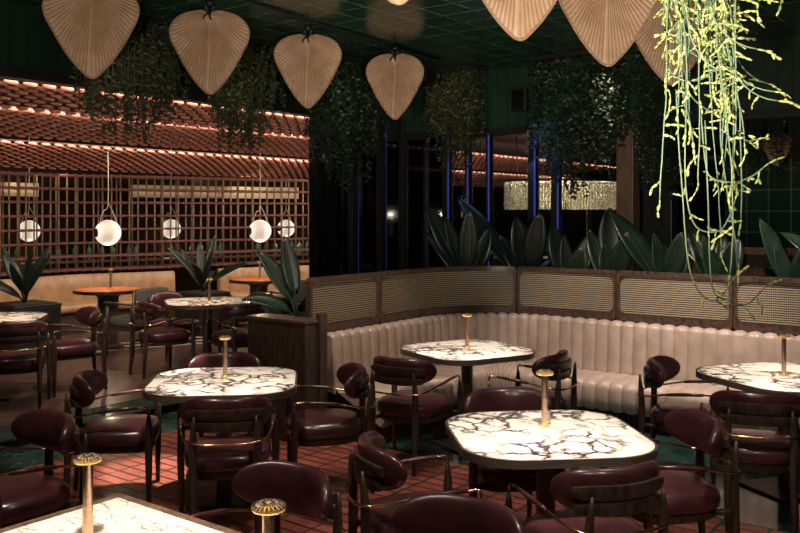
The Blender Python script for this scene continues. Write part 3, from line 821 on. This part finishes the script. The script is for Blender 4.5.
# backdrop wall, beige ledge, shelf with bottles
wb_ = woff(resample(wp, .4), -1.2)
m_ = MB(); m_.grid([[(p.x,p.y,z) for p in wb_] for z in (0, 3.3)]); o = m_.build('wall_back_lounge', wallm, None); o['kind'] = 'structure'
wl = woff(resample(wp, .25), -.75)
for rng, lab in (((0, 17), 'lit pale slatted band high behind the lattice at left'), ((21, 34), 'lit pale slatted band high behind the lattice at centre right')):
    seg = wl[rng[0]:rng[1]]
    if len(seg) < 3: continue
    m_ = MB(); bk = woff(seg, -.05)
    m_.rings([[(a.x,a.y,2.02),(b.x,b.y,2.02),(b.x,b.y,2.22),(a.x,a.y,2.22)] for a, b in zip(seg, bk)])
    tag(m_.build('slatted_band', beige, None, angle=30), lab, 'panel', 'lit bands behind the lattice')
sh = woff(resample(wp, .25), -.62)
m_ = MB(); bk = woff(sh, -.2)
m_.rings([[(a.x,a.y,1.0),(b.x,b.y,1.0),(b.x,b.y,1.03),(a.x,a.y,1.03)] for a, b in zip(sh, bk)])
tag(m_.build('bottle_shelf', mwood, None, angle=30), 'wooden shelf running behind the lattice wall', 'shelf')
bp = woff(resample(wp, .16), -.72)
base_bottle = None; nb = 0
for i, p in enumerate(bp):
    if i < 10 or i > 62 or random.random() < .25: continue
    if base_bottle is None:
        m_ = MB(); m_.lathe([(.03,0),(.036,.01),(.036,.15),(.03,.18),(.012,.2),(.012,.26),(.014,.265)], 10); base_bottle = m_.build('bottle', teal, None); o = base_bottle
    else: o = base_bottle.copy(); COL.objects.link(o)
    o.location = (p.x, p.y, 1.031)
    tag(o, 'teal glass bottle on the shelf behind the lattice wall', 'bottle', 'bottles behind the lattice')
# booth bench
booths = [(-6.6,-3.55,'tan channel-back leather booth under the lattice, behind the left orange table'),(-2.98,-.4,'tan channel-back leather booth under the lattice, behind the right orange table')]
for x0, x1, lab in booths:
    t = thing('booth_bench', lab, 'bench', (0,0,0), 0, 'booths under the lattice')
    seg = [p for p in resample(wp, .025) if x0 <= p.x <= x1]
    L = [0]
    for i in range(1, len(seg)): L.append(L[-1]+(seg[i]-seg[i-1]).length)
    def loft(prof, dep, name, mat, per=.14):
        rows = []
        for i in range(len(seg)):
            tn = (seg[min(i+1, len(seg)-1)]-seg[max(i-1, 0)]).normalized(); n = Vector((tn.y, -tn.x, 0))
            bul = dep*(sqrt(abs(sin(pi*L[i]/per)))-1) if dep else 0
            rows.append([(seg[i].x+n.x*(o+bul), seg[i].y+n.y*(o+bul), z) for o, z in prof])
        m2 = MB(); m2.rings(rows); m2.build(name, mat, t, angle=60)
    loft([(.06,.50),(.16,.50),(.15,.7),(.14,.84),(.10,.875),(.06,.86)], .03, 'backrest', tan2)
    loft([(.06,.38),(.60,.38),(.63,.42),(.62,.48),(.58,.50),(.06,.50)], 0, 'seat', tan2)
    loft([(.06,E),(.54,E),(.54,.38),(.06,.38)], 0, 'plinth', dwood)
# striped marble inlay at the booth foot
tri = [(-4.9,9.95),(-2.4,11.45)]
for i, (off, w, mt) in enumerate(((0,.10,whitem),(.12,.10,redstrip),(.24,.12,whitem),(.40,.10,deepmarble),(.52,.10,whitem))):
    d_ = Vector((tri[1][0]-tri[0][0], tri[1][1]-tri[0][1], 0)).normalized(); n_ = Vector((-d_.y, d_.x, 0))
    a_ = Vector((tri[0][0]-1.2, tri[0][1]-.72, 0)); b_ = a_+d_*6.5
    q = [a_+n_*off, b_+n_*off, b_+n_*(off+w), a_+n_*(off+w)]
    m_ = MB(); m_.add([(p.x,p.y,E+.001) for p in q]+[(p.x,p.y,E+.003) for p in q], [(4,5,6,7),(0,1,5,4),(1,2,6,5),(2,3,7,6),(3,0,4,7)])
    o = m_.build('trim_%d' % (5+i), mt, None, smooth=False); o['kind'] = 'structure'

# ------------------------------------------------------------------ globe lamps
def globe(px, d, z, r, lab, top=2.42):
    p = P(px, d, z); t = thing('globe_pendant', lab, 'lamp', p, radians(38+random.uniform(-8,8)), 'glowing globe pendants')
    n = 30; rows = []
    for j in range(0, 15):
        th = -pi/2+pi*(.03+.94*j/14)
        rows.append([(r*sin(th), r*cos(th)*cos(2*pi*k/n)*(1+.012*(k % 2)), r*cos(th)*sin(2*pi*k/n)*(1+.012*(k % 2))) for k in range(n)])
    m_ = MB(); m_.rings(rows); m_.build('glass_globe', globe_m, t)
    m_ = MB(); m_.tube([(-r*.86,0,0),(-r*1.0,0,0),(-r*1.02,0,0)], [r*.36,r*.34,r*.1], 16); m_.build('end_cap', black, t, angle=40)
    m_ = MB()
    m_.tube(catmull([(-r*.7,0,r*.72),(-r*.35,0,r*1.7),(0,0,r*2.3),(0,0,top-z)], 5), .006, 6)
    m_.tube(catmull([(r*.75,0,r*.66),(r*.4,0,r*1.6),(0,0,r*2.3)], 5), .006, 6)
    m_.build('hanging_cord', cord, t)
    L = bpy.data.lights.new('globe_light', 'POINT'); L.energy = 8 if px in (108, 260) else 3.5; L.color = (1,.72,.45); L.shadow_soft_size = r*1.08
    lo = bpy.data.objects.new('globe_light', L); COL.objects.link(lo); lo.location = p - Vector((0,.0,r+.12)); L.shadow_soft_size = .05
globe(108,11.25,1.52,.165,'brightest globe pendant above the left orange table',2.57)
globe(260,12.4,1.515,.160,'globe pendant above the right orange table',2.69)
globe(29,13.15,1.50,.16,'globe pendant behind the lattice at far left',3.29)
globe(171,14.65,1.50,.16,'globe pendant behind the lattice between the two tables',3.29)
globe(286,15.6,1.49,.155,'globe pendant behind the lattice at its right end')

# ------------------------------------------------------------------ foliage
def leaf_rows(base, direc, up, L, W, bend, n=9, fold=.25):
    """banana-type blade: rows of 5 points from base along a bending midrib"""
    base = Vector(base); d = Vector(direc).normalized(); up = Vector(up)
    side = d.cross(up).normalized(); nrm = side.cross(d).normalized(); rows = []; p = base.copy()
    for i in range(n+1):
        t = i/n; w = W*(sin(pi*min(1, t*.93+.05))**.75)*(1-.25*t)
        if i == n: w = W*.03
        dd = d.copy()
        rows.append([p+side*(w*q)+nrm*(fold*w*abs(q)) for q in (-1,-.5,0,.5,1)])
        p = p + dd*(L/n)
        d = (d + Vector((0,0,-bend/n)) ).normalized(); nrm = side.cross(d).normalized()
    return rows
def big_plant(loc, leaves, label, mat, group='big-leaf plants behind the screens'):
    t = thing('broadleaf_plant', label, 'plant', loc, 0, group)
    for az, tilt, L, W, stem, bend in leaves:
        d = Vector((cos(radians(az))*sin(radians(tilt)), sin(radians(az))*sin(radians(tilt)), cos(radians(tilt))))
        top = d*stem*.9; top = Vector((top.x*.7, top.y*.7, top.z+stem*.1))
        m_ = MB(); rows = leaf_rows(top, d, Vector((0,-.6,.8)) if tilt < 70 else Vector((0,0,1)), L, W, bend); m_.grid(rows)
        # raised midrib
        o = m_.build('leaf', mat, t, solid=.003)
        m_ = MB(); m_.tube([(0,0,0)]+[top*.5]+[r[2] for r in rows[:-1]], [.012,.011]+[.009*(1-i/len(rows)*.8) for i in range(len(rows)-1)], 6); m_.build('stem', mat, t)
    return t
rnd = random.Random(3)
def mk(nl, hi, lean=0):
    out = []
    for i in range(nl):
        az = 360*i/nl+rnd.uniform(-25,25); out.append((az, rnd.uniform(12,46), rnd.uniform(.42,.66)*hi, rnd.uniform(.085,.135), rnd.uniform(.16,.38)*hi, rnd.uniform(.1,.9)))
    return out
# plants in the planter: (path s, offset, leaves)
def on_planter(s, off, lab, leaves, mat=darkleaf):
    u, v, z = pp(s, off, .89); nu, nv = path(s)[1]; nx, ny = R(nu, nv).x, R(nu, nv).y; out = []
    for az, tilt, L, W, stem, bend in leaves:
        k = cos(radians(az))*nx + sin(radians(az))*ny      # how far the leaf leans towards the seats
        if k > .15: tilt = min(tilt, 26-16*k); bend = min(bend, .25)
        out.append((az, tilt, L, W, stem, bend))
    leaves = out
    return big_plant(R(u,v,z), leaves, lab, mat)
on_planter(2.15,-.27,'dark broadleaf plant behind the curved screen, leaf leaning left by the blue strips', mk(5,1.0)+[(180,24,.68,.12,.40,.25)])
on_planter(2.62,-.30,'tallest broadleaf plant behind the screens, long leaf pointing up-left', mk(5,.95)+[(160,38,.92,.13,.42,.05)])
on_planter(3.0,-.24,'dark broadleaf plant left of the warm timber post', mk(6,.9))
on_planter(3.42,-.28,'broadleaf plant with upright oval leaf before the timber post', mk(5,.85)+[(90,8,.56,.14,.40,.15)])
on_planter(3.95,-.26,'broadleaf plant right of the timber post with ribbed leaves', mk(5,.9)+[(150,30,.7,.14,.36,.3)])
on_planter(4.4,-.30,'broadleaf plant left of the hanging plant tips with bluish blade', mk(5,.85)+[(120,25,.66,.11,.36,.3)])
on_planter(5.02,-.31,'mid green broadleaf plant behind the hanging plant tips', mk(4,.75)+[(170,40,.6,.12,.3,.4)], midleaf)
on_planter(5.55,-.33,'mid green broadleaf plant arching left near the right edge', mk(4,.7)+[(150,35,.72,.14,.3,.7)], midleaf)
on_planter(6.0,-.26,'broadleaf plant at the right picture edge with tall oval leaf', mk(4,.75)+[(90,12,.7,.14,.36,.3)], midleaf)
on_planter(.15,-.25,'broadleaf plant standing behind the leftmost rattan screen', [(170,30,.5,.085,.2,.4),(150,12,.5,.085,.22,.2),(200,58,.42,.08,.14,.7)], midleaf)
# boxed plants in the wood-floor room
def boxed(loc, w, h, lab, hi, lab2):
    t = thing('planter_pedestal', lab2, 'planter', loc, ROT, 'dark planter boxes by the booths')
    m_ = MB(); m_.box(-w,w,-w,w,0,h); m_.box(-w*1.03,w*1.03,-w*1.03,w*1.03,h,h+.03); m_.build('body', black, t, smooth=False, bevel=.008)
    m_ = MB(); m_.box(-w*.9,w*.9,-w*.9,w*.9,h+.03,h+.04); m_.build('soil', soil, t, smooth=False)
    L = []
    for i in range(9): L.append((40*i+rnd.uniform(-12,12), rnd.uniform(14,62), rnd.uniform(.5,.66)*hi, rnd.uniform(.06,.085), rnd.uniform(.1,.22)*hi, rnd.uniform(.0,.7)))
    big_plant(Vector(loc)+Vector((0,0,h+.03)), L, lab, darkleaf, 'dark plants by the booths')
boxed((-4.55,10.55,E), .3, .58, 'dark spiky plant in a box at the left picture edge', 1.0, 'dark planter box at the left picture edge')
boxed((-2.80,12.35,E), .27, .55, 'dark spiky plant between the two booths', 1.05, 'dark planter box between the two booths')
boxed((-.98,8.35,0), .18, .56, 'green plant left of the bench end box', .66, 'dark planter box behind the bench end')

def leaf_quad(m_, p, d, L, W, r_):
    d = d.normalized(); s_ = d.cross(Vector((r_.uniform(-1,1), r_.uniform(-1,1), r_.uniform(-1,1)))); 
    if s_.length < 1e-3: s_ = d.orthogonal()
    s_.normalize(); n_ = s_.cross(d)
    m_.add([p, p+d*L*.45+s_*W+n_*W*.3, p+d*L, p+d*L*.45-s_*W+n_*W*.3], [(0,1,2),(0,2,3)])
def curtain(c, along, w, depth, ztop, length, n, mat, lab, seed, leafL=.05, leafW=.012, step=.035):
    r_ = random.Random(seed)
    t = thing('hanging_plant', lab, 'plant', (c.x, c.y, ztop), 0, 'dark trailing plants under the ceiling')
    al = Vector(along).normalized(); pe = Vector((-al.y, al.x, 0)); st = MB(); lf = MB()
    for i in range(n):
        q = r_.uniform(-1,1); base = al*(q*w/2)+pe*r_.uniform(-depth,depth)/2
        ln = length*(1-.35*abs(q)**2)*r_.uniform(.45,1); p = base.copy(); pts = [p.copy()]; z = 0
        dr = Vector((r_.uniform(-.12,.12), r_.uniform(-.12,.12), 0))
        while z < ln:
            z += step; dr += Vector((r_.uniform(-.05,.05), r_.uniform(-.05,.05), 0)); dr *= .9
            p = p + Vector((dr.x*step, dr.y*step, -step)); pts.append(p.copy())
            for _ in range(2):
                d = Vector((r_.uniform(-1,1), r_.uniform(-1,1), r_.uniform(-.9,.25)))
                leaf_quad(lf, p, d, leafL*r_.uniform(.6,1.2), leafW*r_.uniform(.7,1.3), r_)
        st.tube(pts[::3]+[pts[-1]], .003, 3, cap=False)
    # planted tray under the ceiling
    m_ = MB(); a_, b_ = al*(w/2), pe*(depth/2)
    q = [-a_-b_, a_-b_, a_+b_, -a_+b_]
    m_.add([x-Vector((0,0,.04)) for x in q]+[x-Vector((0,0,.0)) for x in q], [(3,2,1,0),(4,5,6,7),(0,1,5,4),(1,2,6,5),(2,3,7,6),(3,0,4,7)])
    m_.build('tray', black, t, smooth=False)
    st.build('vines', curtain_leaf2, t, smooth=False)['kind'] = 'stuff'
    lf.build('leaves', mat, t, smooth=False)['kind'] = 'stuff'
aD = (CA,SA,0); bD = (-SA,CA,0)
def on_v(px, v):
    r = (px-400)/F; y = v/(CA - r*SA); return Vector((r*y, y, 0))
def on_u(px, u):
    r = (px-400)/F; y = u/(SA + r*CA); return Vector((r*y, y, 0))
ZT = CZ-.001
curtain(on_v(130,6.1), aD, .95, .25, ZT, 1.05, 120, curtain_leaf, 'olive trailing plant under the header between the first two left fans', 1)
curtain(on_v(240,6.1), aD, .8, .25, ZT, 1.1, 105, curtain_leaf, 'olive trailing plant behind the second left fan', 2)
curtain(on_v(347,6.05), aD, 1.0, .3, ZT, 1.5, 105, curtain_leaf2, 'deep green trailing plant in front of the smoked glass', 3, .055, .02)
curtain(on_u(456,8.2), bD, .62, .25, ZT, 1.2, 100, curtain_leaf, 'olive trailing plant right of the farthest left fan', 4)
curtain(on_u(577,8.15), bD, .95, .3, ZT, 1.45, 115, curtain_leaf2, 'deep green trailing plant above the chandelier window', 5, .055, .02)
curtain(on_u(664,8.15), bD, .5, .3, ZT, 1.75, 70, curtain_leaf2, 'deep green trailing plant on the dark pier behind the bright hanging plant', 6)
curtain(on_u(770,10.3), bD, .8, .3, 2.999, 1.0, 40, curtain_leaf, 'dim trailing plant right of the bright hanging plant', 7)

# bright near hanging plant: jointed cactus stems
def rhipsalis():
    r_ = random.Random(21)
    c = Vector((1.02, 2.9, 0)); zt = 3.35
    t = thing('hanging_cactus', 'bright yellow-green trailing cactus hanging in front at upper right', 'plant', (c.x, c.y, zt))
    m_ = MB(); m_.lathe([(.10,-.12),(.17,-.1),(.2,.0),(.19,.0),(.16,-.06)], 24); m_.build('pot', black, t, angle=40)
    m_ = MB(); m_.tube([(0,0,-.06),(0,0,.05)], [.008,.008], 6); m_.build('hook', black, t)
    st = MB(); sg = MB()
    def seg(p, d, L, W):
        d = d.normalized(); a = d.orthogonal().normalized(); b = d.cross(a)
        ang = r_.uniform(0, pi); s1 = a*cos(ang)+b*sin(ang); s2 = d.cross(s1)
        sg.ell(p+d*L/2, s1*W, s2*W*.55, d*L/2, 6, 4)
    def spray(p, d, n):
        for k in range(n):
            L = r_.uniform(.016,.032); seg(p, d, L, r_.uniform(.0038,.0062))
            if r_.random() < .45:
                d2 = (d+Vector((r_.uniform(-1,1), r_.uniform(-1,1), r_.uniform(-.6,.6)))*.7).normalized(); seg(p+d*L*.9, d2, L*.9, .0052)
            p = p+d*L*.92; d = (d+Vector((r_.uniform(-.4,.4), r_.uniform(-.4,.4), -.15))).normalized()
    for i in range(92):
        a = r_.uniform(0,2*pi); rr = .125*sqrt(r_.random())
        p = Vector((rr*cos(a)*1.05, rr*sin(a), -.02))
        q = r_.random(); ln = .78+.66*q*q*q + (0.08 if p.x > .0 else 0)
        if i in (0,1,2,3,4): ln = (1.72,1.66,1.55,1.50,1.69)[i]; p = Vector(((-.06,.0,.06,-.09,.03)[i],-.05,-.02))
        dr = Vector((r_.uniform(-.12,.12), r_.uniform(-.12,.12), 0)); pts = [p.copy()]; z = 0; step = .03
        hook = r_.random() < .14; hd = Vector((r_.uniform(.3,1), r_.uniform(-.4,.2), 0)).normalized()
        d = Vector((0,0,-1))
        while z < ln:
            z += step; dr += Vector((r_.uniform(-.06,.06), r_.uniform(-.06,.06), 0)); dr *= .92
            if hook and z > ln-.26:
                d = (d + hd*.09 + Vector((0,0,.16 if z > ln-.13 else .02))).normalized()
            else: d = (Vector((dr.x, dr.y, -1)) - Vector((p.x,p.y,0))*(.45 if abs(p.x) > .1 else .1)).normalized()
            p = p + d*step; pts.append(p.copy())
            if z > .55 and r_.random() < (.27 if z < 1.25 else .2):
                spray(p, Vector((r_.uniform(-1,1), r_.uniform(-1,.6), r_.uniform(-1.0,.35))).normalized(), r_.randint(1,4))
        st.tube(pts, [.0026]*len(pts), 5)
        spray(pts[-1], (pts[-1]-pts[-2]).normalized(), 3)
    def at(x, y, dy=0): return P(x, 2.9+dy, H-(y-YH)*2.9/F) - Vector((c.x, c.y, zt))
    for q in ([(676,90),(679,150),(682,187),(687,254),(695,285),(709,300),(722,296),(732,281)], [(705,120),(708,200),(712,285),(729,301),(746,305),(761,291)],
              [(686,100),(685,170),(689,210),(699,229),(719,231),(730,215),(735,200)], [(722,60),(733,120),(745,140),(758,139)], [(700,100),(705,160),(712,178),(735,182),(752,176),(763,168)],
              [(668,20),(666,60),(678,78),(700,80),(716,68)]):
        cp_ = catmull([at(x, y, r_.uniform(-.01,.01)) for x, y in q], 6); st.tube(cp_, .0028, 5)
        spray(cp_[-1], (cp_[-1]-cp_[-2]).normalized(), 3)
        for w_ in cp_[8::5]: spray(w_, Vector((r_.uniform(-1,1), r_.uniform(-1,.6), r_.uniform(-1,.3))), 2)
    st.build('stems', stemgreen, t)['kind'] = 'stuff'
    sg.build('segments', yellowleaf, t)['kind'] = 'stuff'
rhipsalis()

# ------------------------------------------------------------------ chandelier and bar beyond the glazing
cp = P(563, 15.0, 0)
ch = thing('bead_chandelier', 'wide glowing crystal bead chandelier seen through the glazing', 'chandelier', (cp.x, cp.y, 0))
m_ = MB(); r_ = random.Random(5)
for lay, rx in ((0, 1.0), (1, .9)):
    n = 118
    for k in range(n):
        a = 2*pi*k/n
        for j in range(15):
            z = 1.84+j*.029+(.05*r_.random() if j == 14 else 0)
            s_ = .0165*r_.uniform(.75,1.1)
            m_.ell((rx*cos(a)+r_.uniform(-.008,.008), rx*.55*sin(a)+r_.uniform(-.008,.008), z+r_.uniform(-.006,.006)), Vector((s_,0,0)), Vector((0,s_,0)), Vector((0,0,s_*1.1)), 4, 3)
bd = m_.build('bead_strands', bead_m, ch, smooth=False); bd['kind'] = 'stuff'
m_ = MB(); m_.rings([[(1.03*cos(2*pi*k/48)*f, .58*sin(2*pi*k/48)*f, z) for k in range(48)] for f, z in ((1,2.30),(1,2.34),(.9,2.34),(.9,2.30),(1,2.30))], cap=False); m_.build('ring_frame', bronze, ch, angle=40)
for sx in (-.8,.8):
    m_ = MB(); m_.tube([(sx,0,2.32),(sx,0,3.29)], .008, 6); m_.build('suspension_rod', black, ch)
L = bpy.data.lights.new('chandelier_light', 'POINT'); L.energy = 120; L.color = (1,.82,.56); L.shadow_soft_size = .25
lo = bpy.data.objects.new('chandelier_light', L); COL.objects.link(lo); lo.location = (cp.x, cp.y, 2.22)
for px, d, w in ((589,14.0,.035),(617,13.5,.05)):
    p = P(px, d, 0); m_ = MB(); m_.box(-w,w,-w,w,0,1.82)
    tag(m_.build('bar_post', pillar, None, smooth=False, loc=(p.x,p.y,0)), 'slim tan post below the chandelier, %s' % ('left' if px < 600 else 'right'), 'post', 'posts under the chandelier')
p = P(560, 14.5, 0); m_ = MB(); m_.box(-1.6,1.6,-.3,.3,0,.98); m_.box(-1.65,1.65,-.35,.35,.98,1.03)
tag(m_.build('bar_counter', mwood, None, smooth=False, loc=(p.x,p.y,0)), 'dim wooden bar counter below the chandelier', 'counter')
# small globes added in place of lamp reflections in the smoked glazing
globe(388,16.8,1.42,.10,'small globe made as a lamp reflection in the smoked glass')
globe(426,17.8,1.42,.10,'small globe made as a lamp reflection at the glazed corner')

# ------------------------------------------------------------------ lights
def spot(x, y, z, tx, ty, tz, e, cone, col=(1,.82,.62), blend=.6, r=.04):
    L = bpy.data.lights.new('ceiling_or_fill_spot', 'SPOT'); L.energy = e; L.color = col; L.spot_size = radians(cone); L.spot_blend = blend; L.shadow_soft_size = r
    o = bpy.data.objects.new('ceiling_or_fill_spot', L); COL.objects.link(o); o.location = (x, y, z)
    o.rotation_euler = (Vector((tx,ty,tz))-Vector((x,y,z))).to_track_quat('-Z','Y').to_euler(); return o
def area(p, tgt, e, sx, sy, col=(1,.8,.6), name='strip_or_fill_light'):
    L = bpy.data.lights.new(name, 'AREA'); L.shape = 'RECTANGLE'; L.size = sx; L.size_y = sy; L.energy = e; L.color = col
    o = bpy.data.objects.new(name, L); COL.objects.link(o); o.location = p
    o.rotation_euler = (Vector(tgt)-Vector(p)).to_track_quat('-Z','Y').to_euler(); return o
ZL = 3.3
WARM = (1,.85,.70)
def down(x, y, e, cone=30, dy=-.75, dx=0, zt=.72, z=ZL, col=WARM):
    spot(x+dx, y+dy, z, x, y, zt, e, cone, col, .5, .12)
down(.70,4.18,680,25)
down(.516,6.65,640,23)
down(-1.106,5.43,600,24)
down(2.45,5.55,620,25,dx=-.4)
down(-.80,2.55,680,36,dy=-.5)
down(-3.8,8.1,260,30,z=2.6,dy=-.4,col=(1,.76,.52))
down(-2.17,9.59,260,30,z=2.6,dy=-.4,col=(1,.76,.52))
down(-3.71,11.06,80,32,z=2.4,dy=-.3,col=(1,.66,.4))
down(-2.06,12.69,80,32,z=2.4,dy=-.3,col=(1,.66,.4))
# bench washes
spot(2.75,5.75,ZL,3.0,6.9,.55,330,62,(1,.82,.70))
spot(1.15,6.4,ZL,1.95,7.5,.55,300,58,(1,.82,.70))
spot(.1,6.2,ZL,.0,7.0,.6,130,60,(1,.80,.64))
spot(-.9,6.0,ZL,-.6,7.0,.9,110,50,(1,.80,.64))
# booth washes: unseen spots added to brighten the booth backs and lattice bars
for q in ((-4.6,11.2),(-3.6,11.9),(-2.4,13.1),(-1.4,13.7)): spot(q[0],q[1],2.3,q[0]-.35,q[1]+1.0,.75,15,100,(1,.72,.48),1,.1)
# floor spill
spot(-1.55,5.9,ZL,-1.66,5.98,0,1400,18,WARM)
spot(-2.5,7.3,2.7,-2.6,8.0,0,120,60,(1,.78,.62))
spot(-3.2,9.0,2.5,-3.2,9.6,0,60,60,(1,.76,.58))
spot(-2.2,6.0,ZL,-2.3,6.7,0,230,30,WARM)
# downlights over the brick room
spot(.1,3.2,ZL,.15,3.7,0,140,80,WARM,1,.1)
spot(-1.6,4.0,ZL,-1.5,4.5,0,140,80,WARM,1,.1)
spot(1.6,4.0,ZL,1.6,4.5,0,140,80,WARM,1,.1)
spot(.0,5.3,ZL,.0,5.6,0,90,70,WARM,1,.1)
spot(1.6,1.4,ZL,1.2,2.8,.4,90,80,WARM,1,.1)
# track spot on the hanging cactus; two unseen low spots added to lift the fans
spot(.35,1.0,3.2,1.04,2.9,2.0,72,50,(1,.93,.80))
spot(.3,1.2,1.72,.9,4.9,3.0,760,62,WARM,1,.04)
spot(-.9,1.2,1.72,-1.2,6.2,3.0,380,60,WARM,1,.04)
# wall washers above the trailing plants and header
for px, e in ((130,9),(240,9),(347,7)):
    p = on_v(px, 5.55); q = on_v(px, 6.15); spot(p.x,p.y,3.3,q.x,q.y,2.6,e,80,(1,.86,.6),1,.1)
for px, e in ((456,7),(577,3)):
    p = on_u(px, 7.6); q = on_u(px, 8.3); spot(p.x,p.y,3.3,q.x,q.y,2.7,e,90,(1,.86,.6),1,.1)
p = on_u(600, 7.9); q = on_u(640, 8.5); spot(p.x,p.y,3.2,q.x,q.y,1.6,60,60,(1,.8,.6),1,.1)  # unseen spot added to brighten the timber post
p = on_u(720, 8.6); q = on_u(740, 9.3); spot(p.x,p.y,2.6,q.x,q.y,1.2,40,70,(1,.75,.55),1,.1)
p = P(770, 10.5); q = on_u(780, 13); spot(p.x,p.y,2.7,q.x,q.y,1.6,22,70,(1,.85,.6),1,.1)
# glow in the gaps above each rope band
for v0, zl, u0, u1, e, dz in ((6.78,2.85,2.2,UB,40,0),(8.1,2.79,2.6,19,95,0),(9.7,2.60,3.4,22,110,0),(6.78,2.85,2.2,UB,60,.15),(8.1,2.79,2.6,19,140,.15),(9.7,2.60,3.4,22,160,.15)):
    a_ = R((u0+u1)/2, v0-.22, zl-.015+dz); b_ = R((u0+u1)/2, v0+.3, zl-.02)
    o = area(a_, b_, e, u1-u0, .05, (1,.80,.64)); 
    d_ = (b_-a_).normalized(); xx = R(1,0); zz = -d_; yy = zz.cross(xx).normalized(); xx = yy.cross(zz)
    o.rotation_euler = Matrix((xx, yy, zz)).transposed().to_euler()
# lit ledge lights behind the lattice
for px, d, e in ((20,12.7,5),(225,15.0,5)):
    p = P(px,d,2.35); area(p, p+Vector((.1,.6,-.35)), e, 1.6, .1, (1,.78,.5))
# unseen blue lamp added to give the plants a faint cool tint
p = R(UB-.5, 4.6, 2.5); area(p, R(UB-1.0, 3.6, 1.0), 3, .8, .8, (.35,.5,1))

w = bpy.data.worlds.new('room_dark'); sc.world = w; w.use_nodes = True
bg = w.node_tree.nodes['Background']; bg.inputs[0].default_value = (.85,.72,.6,1); bg.inputs[1].default_value = .012

# ------------------------------------------------------------------ camera
cd = bpy.data.cameras.new('camera'); cam = bpy.data.objects.new('camera', cd); COL.objects.link(cam)
cd.sensor_width = 36; cd.lens = 36*F/800; cd.shift_y = -(266.5-YH)/800
cam.location = (0,0,H); cam.rotation_euler = (radians(90),0,0); sc.camera = cam
sc.view_settings.view_transform = 'Standard'; sc.view_settings.look = 'None'
sc.view_settings.exposure = 0; sc.view_settings.gamma = 1; sc.view_settings.use_curve_mapping = False
